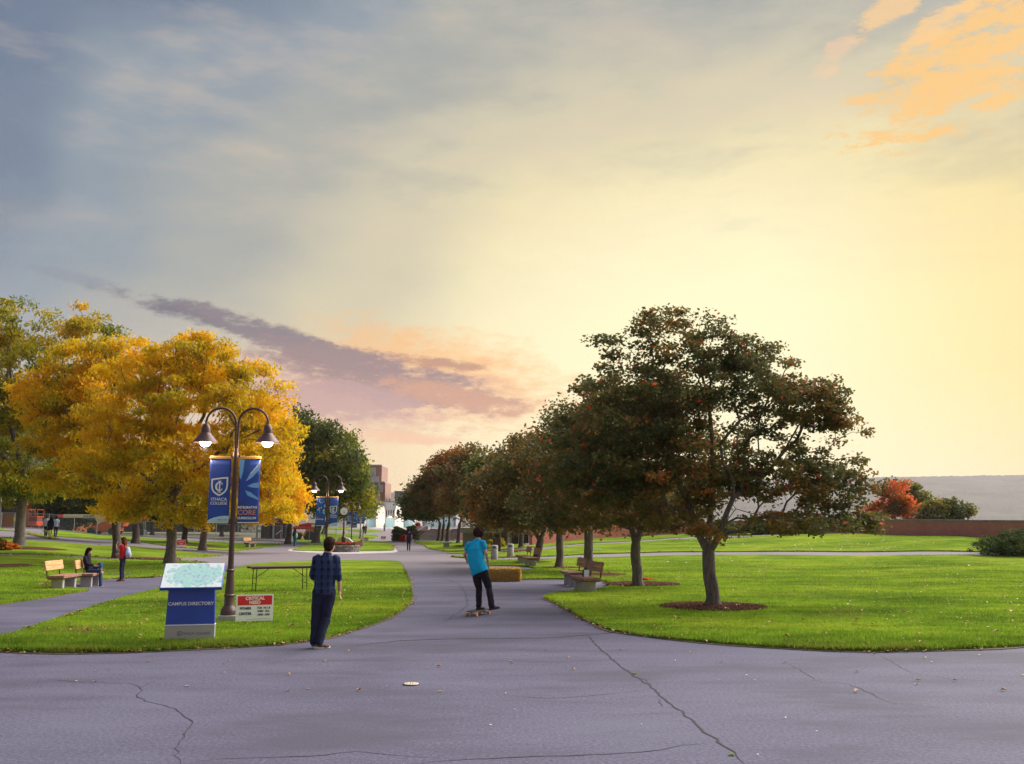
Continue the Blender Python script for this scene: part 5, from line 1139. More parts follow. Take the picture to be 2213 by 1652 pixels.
# ---- bins, bale, board
def bin_(label, loc): 
    t = thing('litter_bin', label, 'bin', loc, 0, 'concrete litter bins'); MB().lathe([(.20, 0), (.215, .03), (.215, .62), (.205, .635)], 20).build('body', CONC, t, True); MB().lathe([(.222, .64), (.222, .80), (.20, .84), (.12, .86), (0, .86)], 20).build('lid', CONC, t, True)
    MB().box((0, -.215, .72), (.20, .02, .09)).build('slot', BLACKP, t)
bin_('pale concrete litter bin left of the far bench pair', gd(1068.5, 57)); bin_('pale concrete litter bin just behind the far benches', gd(1103, 60))
t = thing('waste_box', 'dark brown waste box behind the concrete bins', 'bin', gd(1074, 70)); MB().box((0, 0, .48), (.58, .5, .96), bev=.02).build('body', CLK, t); MB().box((0, 0, .99), (.64, .56, .06), bev=.015).build('lid', BLACKP, t)
HAY = leaf_mat('straw', [(.50, .30, .08, 1), (.72, .48, .14, 1), (.85, .64, .24, 1)], .2)
h0 = G(1087, 1257.5); W, D, H = 70 * mpp(h0.y), .48, .44; t = thing('hay_bale', 'golden rectangular hay bale lying at the edge of the walk', 'hay bale', h0 + Vector((0, D / 2, 0)), R(3))
MB().box((0, 0, H / 2), (W, D, H), bev=.05).build('core', pmat('straw_core', (.62, .40, .12), .95, var=.35, scale=30, bump=1, bscale=50, stretch=(1, 1, 3)), t)
n_ = 9000; x = RNG.uniform(-.5, .5, n_) * W; y = RNG.uniform(-.5, .5, n_) * D; z = RNG.uniform(0, 1, n_) * H; sd_ = RNG.integers(0, 4, n_)
y = np.where(sd_ == 0, -D / 2, y); z = np.where(sd_ == 1, H, z); x = np.where(sd_ == 2, -W / 2, x); x = np.where(sd_ == 3, W / 2, x)
p = np.stack([x, y, z], 1); d = RNG.normal(0, 1, (n_, 3)); d /= np.linalg.norm(d, axis=1, keepdims=True); q = np.cross(d, RNG.normal(0, 1, (n_, 3))); q /= np.linalg.norm(q, axis=1, keepdims=True); L = RNG.uniform(.04, .10, (n_, 1))
p[:, 2] = np.maximum(p[:, 2], .04); V_ = np.stack([p - d * L * .6, p - d * L * .6 + q * .012, p + d * L + q * .008, p + d * L - q * .006], 1).reshape(-1, 3); V_[:, 2] = np.maximum(V_[:, 2], .002)
o = npmesh('straw', V_, np.arange(4 * n_).reshape(-1, 4), HAY, t, tint=RNG.uniform(0, 1, n_)); o['kind'] = 'stuff'
for xx in (-W * .2, W * .22): MB().tube([(xx, -D / 2 - .01, .03), (xx, -D / 2 - .012, H * .9), (xx, -D / 2 + .05, H + .008), (xx, D / 2 - .05, H + .008)], .005, 4).build('twine', HAY, t)
a = gd(1290, 66); tag(MB().box((0, 0, .04), (.66, .14, .05), rz=.15, bev=.01).build('white_board', WHT, None, loc=a + Vector((0, 0, .08))), 'short white board lying on the sloping lawn', 'board')
w0 = G(1370, 1461)
for px, py, s_ in ((1371, 1458, .55), (1583, 1634, .4)):
    p = G(px, py); C = np.array([(RNG.normal(0, .02), RNG.normal(0, .02), .02) for _ in range(6)]) * s_; V_, tt = leaves(C, np.full(6, .04 * s_), 5, .014, .5, -.4, np.full(6, .5), .2)
    o = npmesh('weed', V_, np.arange(len(V_)).reshape(-1, 4), BLADE); o.location = p; tag(o, 'small green weed in the long crack' if px == 1371 else 'tiny weed lower down the long crack', 'weed')
p = G(1434, 1258); n_ = 40; V_, tt = leaves(np.array([(RNG.normal(0, .10), RNG.normal(0, .08), .03) for _ in range(n_)]), np.full(n_, .04), 4, .05, .6, .2, np.full(n_, .8), .1); o = npmesh('leaf_pile', V_, np.arange(len(V_)).reshape(-1, 4), REDL, tint=tt); o.location = p + Vector((-.6, .2, .07)); tag(o, 'little heap of red leaves in the second mulch ring', 'leaves')

# ---- construction fence
def mesh_mat():
    m_ = bpy.data.materials.new('chain_link'); m_.use_nodes = True; n = NT(m_.node_tree); c = n.n('ShaderNodeTexCoord').outputs['Object']
    d = n.n('ShaderNodeBsdfPrincipled'); d.inputs['Base Color'].default_value = (.30, .31, .33, 1); d.inputs['Roughness'].default_value = .5; d.inputs['Metallic'].default_value = .4
    x, y, z = n.sep(c); k = 26.0
    a = n.m('ABSOLUTE', n.m('SUBTRACT', n.m('FRACT', n.m('MULTIPLY', n.m('ADD', x, z), k / 2)), .5)); b = n.m('ABSOLUTE', n.m('SUBTRACT', n.m('FRACT', n.m('MULTIPLY', n.m('SUBTRACT', x, z), k / 2)), .5))
    wire = n.m('MAXIMUM', n.m('LESS_THAN', a, .045), n.m('LESS_THAN', b, .045))
    tr = n.n('ShaderNodeBsdfTransparent'); mx_ = n.n('ShaderNodeMixShader'); n.put(mx_.inputs[0], wire); n.t.links.new(tr.outputs[0], mx_.inputs[1]); n.t.links.new(d.outputs[0], mx_.inputs[2])
    o = n.n('ShaderNodeOutputMaterial'); n.t.links.new(mx_.outputs[0], o.inputs[0]); return m_
LINK = mesh_mat(); GALV = pmat('galvanised', (.34, .36, .39), .45, .4, var=.1)
fp = [gd(px, Y) for px, Y in ((-140, 101), (50, 99), (160, 98), (260, 97.5), (420, 97.5), (610, 97.5), (700, 93), (784, 87.5))]; ft = thing('construction_fence', 'chain-link construction fence across the left background', 'fence', fp[0]); pts = []
for a, b in zip(fp[:-1], fp[1:]):
    k = max(1, round((b - a).length / 2.4))
    for j in range(k): q = a + (b - a) * (j / k); q.z = Z(q.x, q.y); pts.append(q)
pts.append(fp[-1])
for i, q in enumerate(pts):
    q = q - fp[0]; MB().tube([q + Vector((0, 0, -.1)), q + Vector((0, 0, 1.68))], .032, 6).build('post', GALV, ft, True)
    if i < len(pts) - 1:
        r_ = pts[i + 1] - fp[0]; up = Vector((0, 0, 1.62)); lo = Vector((0, 0, .08)); MB().tube([q + up, r_ + up], .020, 5).build('rail', GALV, ft, True)
        d = r_ - q; L = d.length; o = MB().add([(0, 0, .08), (L, 0, .08), (L, 0, 1.6), (0, 0, 1.6)], [(0, 1, 2, 3)]).build('wire_panel', LINK, ft, loc=q); o.rotation_euler = (0, -math.atan2(d.z, math.hypot(d.x, d.y)), math.atan2(d.y, d.x))
kb = thing('kerb', 'pale kerb strip at the foot of the construction fence', 'kerb', fp[0])
for a, b in zip(pts[:-1], pts[1:]):
    d = b - a; c = (a + b) / 2 - fp[0]; MB().box((0, 0, 0), (d.length - .01, .18, .16), rz=math.atan2(d.y, d.x), ry=-math.atan2(d.z, math.hypot(d.x, d.y))).build('kerb_stone', CONCL, kb, loc=c + Vector((0, -.35, .04)))

# ---- machines
LIFTO = pmat('machine_orange', (.62, .085, .03), .4, var=.1, scale=2, dirt=.2); CREAM = pmat('machine_cream', (.62, .56, .36), .45, var=.06, dirt=.1); TYRE = pmat('tyre', (.025, .024, .026), .9); RIMM = pmat('wheel_rim', (.45, .44, .42), .5)
def wheel(par, loc, r_, w_, rim=RIMM):
    rot = Matrix.Translation(loc) @ Euler((math.pi / 2, 0, 0)).to_matrix().to_4x4(); m_ = MB().lathe([(r_ * .6, -w_ / 2), (r_ * .92, -w_ / 2), (r_, -w_ * .3), (r_, w_ * .3), (r_ * .92, w_ / 2), (r_ * .6, w_ / 2)], 18); m_.v = [tuple(rot @ Vector(v)) for v in m_.v]; wl_ = m_.build('tyre', TYRE, par, True)
    m_ = MB().lathe([(0, -w_ * .42), (r_ * .58, -w_ * .42), (r_ * .6, w_ * .42), (0, w_ * .42)], 14); m_.v = [tuple(rot @ Vector(v)) for v in m_.v]; m_.build('rim', rim, wl_, True)
b0 = gd(228, 104); t = thing('boom_lift', 'orange boom lift with long cream boom behind the fence', 'boom lift', b0); s_ = mpp(104)
for x in (-1.15, 1.15):
    for y in (-.9, .9): wheel(t, (x, y, .42), .42, .3)
MB().prism([(-1.7, .45), (1.7, .45), (1.75, .8), (.9, .95), (-.9, .95), (-1.75, .75)], -.75, .75, Euler((math.pi / 2, 0, 0)).to_matrix().to_4x4()).build('chassis', LIFTO, t)
MB().prism([(-.6, .95), (2.2, .95), (2.3, 1.3), (1.9, 1.65), (.5, 1.6), (-.3, 1.35)], -.7, .7, Euler((math.pi / 2, 0, 0)).to_matrix().to_4x4()).build('engine_cover', LIFTO, t)
MB().prism([(-1.2, 2.05), (.3, 2.05), (.2, 1.5), (-.35, 1.1), (-.75, 1.2)], -.3, .3, Euler((math.pi / 2, 0, 0)).to_matrix().to_4x4()).build('turret', CREAM, t)
bz = at(228, 1115.8, 104).z - b0.z
MB().box(((138 + 262) / 2 * s_ - 228 * s_, -.2, bz), (124 * s_, .34, .38), bev=.02).build('boom', CREAM, t); MB().prism([(0, -.19), (.65, -.19), (.65, .19), (.1, .17), (-.1, 0)], -.19, .19, Matrix.Translation(((126 - 228) * s_ - .02, -.2, bz)) @ Euler((math.pi / 2, 0, 0)).to_matrix().to_4x4()).build('boom_tip', pmat('tip_red', (.72, .03, .04), .4), t)
text(t, 'JLG LIFT', .34, ((182 - 228) * s_, -.375, bz - .12), BLACKP, .006, 'LEFT', shear=.25); text(t, 'LIFT', .2, (.75, -.705, 1.22), WHT, .004, 'LEFT')
m0 = gd(76, 103); t = thing('scissor_lift', 'small red lift platform behind the fence at far left', 'lift', m0)
MB().box((0, 0, .45), (1.0, 1.4, .5), bev=.04).build('chassis', LIFTO, t); MB().box((0, 0, .95), (.9, 1.2, .5), bev=.02).build('scissor_stack', pmat('scissor_dark', (.20, .05, .04), .6), t); MB().box((0, 0, 1.23), (1.02, 1.5, .1)).build('platform', LIFTO, t)
for x in (-.48, .48): MB().tube([(x, -.7, 1.25), (x, -.7, 2.0), (x, .7, 2.0), (x, .7, 1.25)], .03, 5).build('guard_rail', LIFTO, t)
for x in (-.4, .4):
    for y in (-.5, .5): wheel(t, (x, y, .19), .19, .14)
m0 = gd(308, 104); t = thing('mast_lift', 'red machine head on a dark mast behind the fence', 'lift', m0); MB().box((0, 0, .35), (.7, 1.0, .6), bev=.05).build('base', BLACKP, t); MB().tube([(0, 0, .6), (.05, 0, 1.9)], .12, 8).build('mast', BLACKP, t); MB().box((0, 0, 2.05), (.75, .8, .62), bev=.08).build('basket', LIFTO, t)
m0 = gd(662, 103); t = thing('telehandler', 'red and orange telehandler with raised curved boom cover behind the fence', 'telehandler', m0); s_ = mpp(103); RT = Euler((math.pi / 2, 0, 0)).to_matrix().to_4x4()
TRED = pmat('telehandler_red', (.68, .045, .035), .35, var=.08, dirt=.1); TORG = pmat('telehandler_orange', (.65, .25, .04), .45, dirt=.2)
ym = lambda y: at(662, y, 103).z - m0.z
MB().prism([((633 - 662) * s_, ym(1144.5)), ((690 - 662) * s_, ym(1144.5)), ((692 - 662) * s_, ym(1132)), ((668 - 662) * s_, ym(1130.5)), ((648 - 662) * s_, ym(1134)), ((636 - 662) * s_, ym(1139))], -.5, .5, RT).build('boom_cover', TRED, t)
MB().prism([((658 - 662) * s_, ym(1158)), ((688 - 662) * s_, ym(1158)), ((686 - 662) * s_, ym(1144)), ((664 - 662) * s_, ym(1144))], -.6, .6, RT).build('body', TORG, t); MB().box(((644 - 662) * s_, 0, ym(1155)), (1.0, 1.1, .42), bev=.1).build('bonnet', TRED, t); MB().box((1.0, -.53, ym(1136.5)), (.65, .02, .25)).build('plate', WHT, t)
for x, r_ in ((-.75, .4), (.55, .5), (-.0, .4)): wheel(t, (x, -.55 if x else .55, r_), r_, .35, LIFTO)
m0 = gd(742, 86); t = thing('utility_cart', 'pale grey utility cart parked behind the street clock', 'cart', m0 + Vector((0, .6, .02))); MB().prism([(-.65, .3), (.75, .3), (.8, .55), (.45, .85), (-.1, 1.0), (-.5, .85)], -.4, .4, RT).build('hood', pmat('cart_grey', (.42, .44, .42), .5), t); MB().box((.8, .1, .4), (.6, .7, .2)).build('deck', BLACKP, t)
for x in (-.55, .75):
    for y in (-.45, .45): wheel(t, (x, y, .24), .24, .16)
m0 = gd(772, 90); t = thing('safety_mesh', 'sloping orange safety mesh tied to the last fence post', 'safety barrier', m0); MB().prism([(-.75, .0), (.55, .05), (.6, 1.0), (.35, .65)], -.03, .03, RT).build('mesh', pmat('safety_orange', (.78, .19, .07), .7, var=.2, scale=12), t); MB().tube([(.62, 0, -.05), (.62, 0, 1.3)], .05, 6).build('post', GALV, t)
m0 = gd(590, 104.5); t = thing('open_shed', 'dark open-fronted shed with flat roof behind the fence', 'shed', m0); BRN = pmat('shed_brown', (.11, .075, .07), .8, var=.2); s_ = mpp(104.5)
MB().box((0, .9, 2.25), (66 * s_, 3.2, .12)).build('roof', pmat('shed_roof', (.42, .36, .32), .8), t); MB().box((0, 2.2, 1.1), (62 * s_, .1, 2.2)).build('back_wall', pmat('shed_dark', (.04, .035, .04), .8), t); MB().box((-20 * s_, .7, .75), (18 * s_, .1, 1.5)).build('board_wall', BRN, t)
for k, x in enumerate((-31, 4, 15, 31)): MB().box((x * s_, -.6, 1.1), (.18 if k != 2 else .55, .18, 2.2)).build('post', GALV if k < 2 else BRN, t)
MB().tube([(10 * s_, -.7, .5), (22 * s_, -.7, .95)], .05, 5).build('ramp_board', WHT, t)
m0 = gd(38, 99.5); tag(MB().box((0, 0, .75), (.22, .14, 1.5), bev=.02).box((0, -.01, .95), (.26, .14, .4), mi=1).build('marker_post', [GALV, pmat('marker_yellow', (.65, .60, .10), .6)], None, loc=m0 + Vector((0, -.6, 0))), 'pale post with yellow band at the fence corner', 'post')

# ================================================================== PEOPLE
def fuse(name, mb, voxel, mat, par, smooth=3, disp=0, dscale=9, factor=.5):
    """join closed blobs into one continuous skin"""
    me = bpy.data.meshes.new('tmp'); me.from_pydata(mb.v, [], mb.f); me.update()
    ob = bpy.data.objects.new('tmp', me); COL.objects.link(ob)
    md = ob.modifiers.new('r', 'REMESH'); md.mode = 'VOXEL'; md.voxel_size = voxel; md.use_smooth_shade = True
    if smooth: sm = ob.modifiers.new('s', 'SMOOTH'); sm.iterations = smooth; sm.factor = factor
    dg = bpy.context.evaluated_depsgraph_get(); res = bpy.data.meshes.new_from_object(ob.evaluated_get(dg))
    COL.objects.unlink(ob); bpy.data.objects.remove(ob); bpy.data.meshes.remove(me)
    if disp:
        n = len(res.vertices); co = np.zeros(n * 3, np.float32); res.vertices.foreach_get('co', co); co = co.reshape(-1, 3); nr = np.zeros(n * 3, np.float32); res.vertices.foreach_get('normal', nr); nr = nr.reshape(-1, 3)
        k = np.array([noise.noise((c[0] * dscale, c[1] * dscale, c[2] * dscale * .55)) + .5 * noise.noise((c[0] * dscale * 2.3, c[1] * dscale * 2.3, c[2] * dscale * 1.2 + 7)) for c in co]); co = co + nr * (k * disp)[:, None]
        res.vertices.foreach_set('co', co.astype(np.float32).ravel()); res.update()
    res.polygons.foreach_set('use_smooth', [True] * len(res.polygons))
    res.materials.clear(); res.materials.append(mat); res.name = name
    return link(name, res, par)
def ell(mb, c, r_, rot=None, seg=14):
    m_ = rot or Matrix.Identity(3); c = Vector(c); v = []; f = []; n = 9
    for i in range(n + 1):
        a = math.pi * i / n
        for k in range(seg): b = 2 * math.pi * k / seg; v.append(c + m_ @ Vector((r_[0] * math.sin(a) * math.cos(b), r_[1] * math.sin(a) * math.sin(b), -r_[2] * math.cos(a))))
    for i in range(n):
        for k in range(seg): k2 = (k + 1) % seg; f.append((i * seg + k, i * seg + k2, (i + 1) * seg + k2, (i + 1) * seg + k))
    mb.add(v, f); return mb
def limb(mb, pts, rad, seg=12):
    pts = [Vector(p) for p in pts]; P = []; Rr = []
    for i in range(len(pts) - 1):
        for t in (0, .25, .5, .75):
            P.append(pts[i].lerp(pts[i + 1], t)); Rr.append(rad[i] + (rad[i + 1] - rad[i]) * t)
    P.append(pts[-1]); Rr.append(rad[-1])
    d0 = (P[0] - P[1]).normalized(); d1 = (P[-1] - P[-2]).normalized()
    P = [P[0] + d0 * Rr[0] * .75, P[0] + d0 * Rr[0] * .5] + P + [P[-1] + d1 * Rr[-1] * .5, P[-1] + d1 * Rr[-1] * .75]; Rr = [Rr[0] * .4, Rr[0] * .8] + Rr + [Rr[-1] * .8, Rr[-1] * .4]
    mb.tube(P, Rr, seg); return mb
def rings(mb, R_, ax, seg=20):
    """R_: (centre, rx, ry) up the spine; ax: across vector"""
    ax = Vector(ax).normalized(); C = [Vector(r_[0]) for r_ in R_]; v = []; f = []; n = len(R_)
    for i, (c, rx, ry) in enumerate(R_):
        up = (C[min(i + 1, n - 1)] - C[max(i - 1, 0)]).normalized(); fw = up.cross(ax).normalized(); a_ = fw.cross(up).normalized()
        for k in range(seg): q = 2 * math.pi * k / seg; cs, sn = math.cos(q), math.sin(q); v.append(C[i] + a_ * rx * math.copysign(abs(cs) ** .85, cs) + fw * ry * math.copysign(abs(sn) ** .85, sn))
    for i in range(n - 1):
        for k in range(seg): k2 = (k + 1) % seg; f.append((i * seg + k, i * seg + k2, (i + 1) * seg + k2, (i + 1) * seg + k))
    f.append(tuple(range(seg - 1, -1, -1))); f.append(tuple((n - 1) * seg + k for k in range(seg))); mb.add(v, f); return mb
def hand(mb, W, d, side, curl=.5, s_=1.0):
    """palm, four fingers of different length, thumb off the side; d = direction wrist -> knuckles, side = thumb direction"""
    W = Vector(W); d = Vector(d).normalized(); side = (Vector(side) - d * Vector(side).dot(d)).normalized(); nrm = d.cross(side).normalized()
    rot = Matrix((side, nrm, d)).transposed(); ell(mb, W + d * .045 * s_, (.040 * s_, .016 * s_, .052 * s_), rot)
    for k, (off, L) in enumerate(((.028, .070), (.010, .080), (-.009, .075), (-.027, .058))):
        p0 = W + d * .082 * s_ + side * off * s_; c1 = curl * .5; d1 = (d * math.cos(c1) + nrm * math.sin(c1)); d2 = (d * math.cos(c1 * 2.4) + nrm * math.sin(c1 * 2.4)); p1 = p0 + d1 * L * .5 * s_; p2 = p1 + d2 * L * .5 * s_
        limb(mb, [p0 - d * .01, p0, p1, p2], [.0095 * s_, .0095 * s_, .0088 * s_, .0075 * s_], 8)
    t0 = W + d * .02 * s_ + side * .03 * s_; limb(mb, [t0, t0 + (d * .6 + side * .75).normalized() * .035 * s_, t0 + (d * .9 + side * .6 + nrm * .3).normalized() * .068 * s_], [.013 * s_, .011 * s_, .0085 * s_], 8)
SKIN = pmat('skin', (.52, .29, .21), .55, var=.08, scale=18)
EYEM = pmat('eye_dark', (.02, .015, .015), .3); LIPM = pmat('lips', (.36, .12, .11), .5)
def V3(*a): return Vector(a)
def human(label, loc, rz, J, shirt, pants, hairm, shoe, vox=.010, scale=1, hair='short', sleeve=.55, hem=-.06, fit=1.0, legfit=1.0, skin=SKIN, look=0, shorts=None, disp=.010, hands=True, shirt_open=None, hairlen=.25, collar=False, arm_r=1.0):
    t = thing('person', label, 'person', loc, rz); t.scale = (scale,) * 3
    j = {k: Vector(v) for k, v in J.items()}; ax = (j['shR'] - j['shL']).normalized(); up = (j['neck'] - j['chest']).normalized(); fw = up.cross(ax).normalized()
    H = j['head']; hr = Euler((0, 0, look)).to_matrix(); f_ = hr @ fw; f_.z = 0; f_.normalize(); sd_ = Vector((f_.y, -f_.x, 0)); HM = Matrix((sd_, f_, Vector((0, 0, 1)))).transposed()
    b = MB(); ell(b, H + HM @ V3(0, -.008, .02), (.073, .094, .100), HM, 18); ell(b, H + HM @ V3(0, .028, -.055), (.056, .066, .062), HM); ell(b, H + HM @ V3(0, .070, -.085), (.028, .026, .026), HM); limb(b, [H + HM @ V3(0, .085, .02), H + HM @ V3(0, .103, -.022)], [.010, .015], 8)
    for s_ in (-1, 1): ell(b, H + HM @ V3(s_ * .075, -.005, -.008), (.010, .022, .034), HM); ell(b, H + HM @ V3(s_ * .042, .062, -.035), (.022, .02, .02), HM)
    limb(b, [j['neck'] - up * .02, H + HM @ V3(0, -.012, -.05)], [.060, .054])
    cen = j['neck'].lerp(j['chest'], .35); limb(b, [j['shL'].lerp(cen, .3), j['shR'].lerp(cen, .3)], [.05, .05])
    rings(b, [(j['pelvis'] - V3(0, 0, .06), .12, .085), (j['pelvis'], .135, .095), (j['waist'], .125, .085), (j['chest'], .145, .095), (j['neck'] - up * .05, .11, .07), (j['neck'], .055, .05)], ax)
    for s_ in 'LR':
        sh, el_, wr = j['sh' + s_], j['el' + s_], j['wr' + s_]; limb(b, [sh, el_, wr], [.046 * arm_r, .039 * arm_r, .026 * arm_r])
        if hands:
            d = j.get('hand' + s_, (wr - el_)); hand(b, wr, d, j.get('thumb' + s_, fw), .55)
        hp, kn, an = j['hip' + s_], j['kn' + s_], j['an' + s_]; limb(b, [hp, kn, kn.lerp(an, .35), an], [.072, .050, .050, .034]); td = Vector(j.get('toe' + s_, fw)).normalized(); limb(b, [an - V3(0, 0, .02), an + td * .10 - V3(0, 0, .045)], [.034, .03])
    body = fuse('body', b, vox, skin, t, 3)
    # eyes and mouth
    for s_ in (-1, 1):
        e = MB(); ell(e, H + HM @ V3(s_ * .031, .082, .006), (.011, .008, .006), HM, 8); e.build('eye', EYEM, body, 'all')
    e = MB(); ell(e, H + HM @ V3(0, .088, -.062), (.022, .009, .006), HM, 8); e.build('mouth', LIPM, body, 'all')
    # shirt
    s = MB(); pv, ws, chs, nk = j['pelvis'], j['waist'], j['chest'], j['neck']; dn = (pv - ws).normalized(); f = fit
    wsh = (j['shR'] - j['shL']).length / 2
    rings(s, [(pv + dn * (-hem), .172 * f, .125 * f), (pv, .168 * f, .125 * f), (ws, .160 * f, .118 * f), (ws.lerp(chs, .5), .168 * f, .120 * f), (chs, max(.175 * f, wsh * .98), .122 * f), (chs.lerp(nk, .55), wsh * .98, .105), (chs.lerp(nk, .82), wsh * .70, .082), (nk, .070, .064)], ax)
    for s_ in 'LR':
        sh, el_, wr = j['sh' + s_], j['el' + s_], j['wr' + s_]; a = sleeve
        if a <= 1: limb(s, [sh.lerp(cen, .25), sh, sh.lerp(el_, a)], [.062, .066 * f, .058 * f])
        else: limb(s, [sh.lerp(cen, .25), sh, el_, el_.lerp(wr, a - 1)], [.062, .064 * f, .054 * f, .050 * f])
    sh_o = fuse('shirt', s, vox, shirt, t, 2, disp)
    if collar: c_ = MB(); rings(c_, [(nk - up * .015, .074, .070), (nk + up * .03, .066, .062)], ax); fuse('collar', c_, vox * .8, shirt, sh_o, 1)
    # trousers
    p = MB(); L = legfit; rings(p, [(pv + V3(0, 0, .06), .142, .108), (pv, .150, .118), (pv - V3(0, 0, .07), .150, .118), ((j['hipL'] + j['hipR']) / 2 - V3(0, 0, .10), .10, .09)], (j['hipR'] - j['hipL']))
    for s_ in 'LR':
        hp, kn, an = j['hip' + s_], j['kn' + s_], j['an' + s_]; e_ = shorts
        if e_ is None: limb(p, [hp, hp.lerp(kn, .5), kn, kn.lerp(an, .5), an + V3(0, 0, .0)], [.092 * L, .086 * L, .068 * L, .064 * L, .060 * L])
        else: limb(p, [hp, hp.lerp(kn, e_)], [.092 * L, .085 * L])
    fuse('trousers', p, vox, pants, t, 2, disp, 11)
    # shoes
    for s_ in 'LR':
        an = j['an' + s_]; td = Vector(j.get('toe' + s_, fw)).normalized(); sx = td.cross(V3(0, 0, 1)).normalized(); upv = sx.cross(td).normalized(); M3 = Matrix((sx, td, upv)).transposed(); q = MB(); base_ = an - upv * .045
        ell(q, base_ + td * .03, (.044, .10, .045), M3); ell(q, base_ + td * .10 - upv * .008, (.045, .075, .034), M3); limb(q, [an + upv * .03, an - upv * .02], [.047, .045]); so = fuse('shoe', q, vox * .8, shoe[0], t, 2)
        m_ = MB(); pts = [(.036 * math.sin(a_) * (1 + .15 * math.cos(a_)), .05 + .135 * -math.cos(a_)) for a_ in np.linspace(0, 2 * math.pi, 18)[:-1]]; m_.prism(pts, -.086 + .0, -.058, Matrix.Translation(an) @ M3.to_4x4()); m_.build('sole', shoe[1], so)
    # hair
    h = MB(); ell(h, H + HM @ V3(0, -.022, .040), (.093, .110, .104), HM, 18)
    if hair in ('short', 'curly', 'long'): ell(h, H + HM @ V3(0, -.045, -.015), (.086, .078, .092), HM); ell(h, H + HM @ V3(0, .055, .082), (.07, .050, .045), HM)
    if hair == 'curly':
        rr = random.Random(4)
        for k in range(70):
            v = Vector((rr.gauss(0, 1), rr.gauss(0, 1), rr.gauss(.15, 1))).normalized()
            if v.y > .45 and v.z < .5 or v.z < -.75: continue
            ell(h, H + HM @ V3(v.x * .106, v.y * .112 - .022, v.z * .112 + .03), (rr.uniform(.022, .034),) * 3, None, 8)
    if hair == 'long':
        for k, x in enumerate((-.05, -.02, .02, .05)): limb(h, [H + HM @ V3(x, -.06, .03), H + HM @ V3(x * 1.5, -.085, -.10), H + HM @ V3(x * 1.7, -.10 + .015 * (k % 2), -hairlen)], [.05, .045, .022])
        for x in (-.075, .075): limb(h, [H + HM @ V3(x, .02, .03), H + HM @ V3(x * 1.15, -.01, -.09), H + HM @ V3(x * 1.2, -.03, -hairlen * .8)], [.026, .028, .016])
    fuse('hair', h, vox * .9, hairm, t, 1, .006 if hair != 'curly' else .012, 40)
    return t
HAIRB = pmat('hair_brown', (.030, .014, .010), .9, spec=.12, var=.4, scale=60, bump=.7, bscale=140); HAIRD = pmat('hair_dark', (.012, .010, .010), .9, spec=.12, var=.4, scale=60, bump=.6, bscale=140); HAIRR = pmat('hair_auburn', (.095, .030, .015), .9, spec=.12, var=.5, scale=50, bump=.7, bscale=120)
def plaid():
    m_ = bpy.data.materials.new('plaid_flannel'); m_.use_nodes = True; t = NT(m_.node_tree); c = t.n('ShaderNodeTexCoord').outputs['Object']
    x, y, z = t.sep(c); u = t.m('ADD', x, t.m('MULTIPLY', y, .6)); fine = t.noise(c, 300, 2, .6)
    def stripes(v, period, w_, off=0.0): return t.ss(t.m('ABSOLUTE', t.m('SUBTRACT', t.m('FRACT', t.m('ADD', t.m('DIVIDE', v, period), off)), .5)), w_, w_ * .6)
    base = t.mix(stripes(u, .105, .22), (.012, .014, .028, 1), (.030, .048, .125, 1)); base = t.mix(t.m('MULTIPLY', stripes(z, .115, .22), .65), base, (.030, .050, .135, 1))
    base = t.mix(t.m('MULTIPLY', stripes(u, .105, .045, .28), .75), base, (.075, .115, .24, 1)); base = t.mix(t.m('MULTIPLY', stripes(z, .115, .045, .25), .6), base, (.075, .115, .24, 1)); base = t.mix(t.m('MULTIPLY', stripes(u, .0525, .04, .05), .3), base, (.09, .11, .2, 1))
    base = t.mix(t.m('MULTIPLY', fine, .25), base, (.05, .06, .1, 1))
    p = t.n('ShaderNodeBsdfPrincipled'); t.put(p.inputs['Base Color'], base); p.inputs['Roughness'].default_value = .9; p.inputs['Specular IOR Level'].default_value = .1
    o = t.n('ShaderNodeOutputMaterial'); t.t.links.new(p.outputs[0], o.inputs[0]); return m_
def cloth(name, col, var=.15): return pmat(name, col, .9, var=var, scale=9, bump=.35, bscale=35, spec=.1)
DENIM = cloth('denim_dark', (.026, .029, .058)); BLACKC = cloth('cloth_black', (.024, .021, .030)); CYAN = cloth('cloth_cyan', (.012, .33, .62), .08); JEANB = cloth('denim_blue', (.035, .07, .18)); REDC = cloth('cloth_red', (.62, .025, .03), .1); NAVY = cloth('cloth_navy', (.02, .022, .055)); TEAL = cloth('cloth_teal', (.025, .20, .22)); PALEC = cloth('cloth_pale_blue', (.45, .55, .72)); GREYCL = cloth('cloth_grey', (.30, .32, .38)); KHAKI = cloth('tan', (.45, .27, .16))
SHB = (pmat('canvas_brown', (.12, .07, .06), .8), pmat('sole_white', (.62, .60, .56), .7)); SHK = (pmat('shoe_black', (.02, .02, .025), .6), pmat('sole_black', (.03, .03, .032), .8)); SHT = (pmat('shoe_tan', (.40, .22, .10), .7), MATS['sole_white']); SHR = (pmat('shoe_red', (.32, .05, .035), .7), MATS['sole_black'])

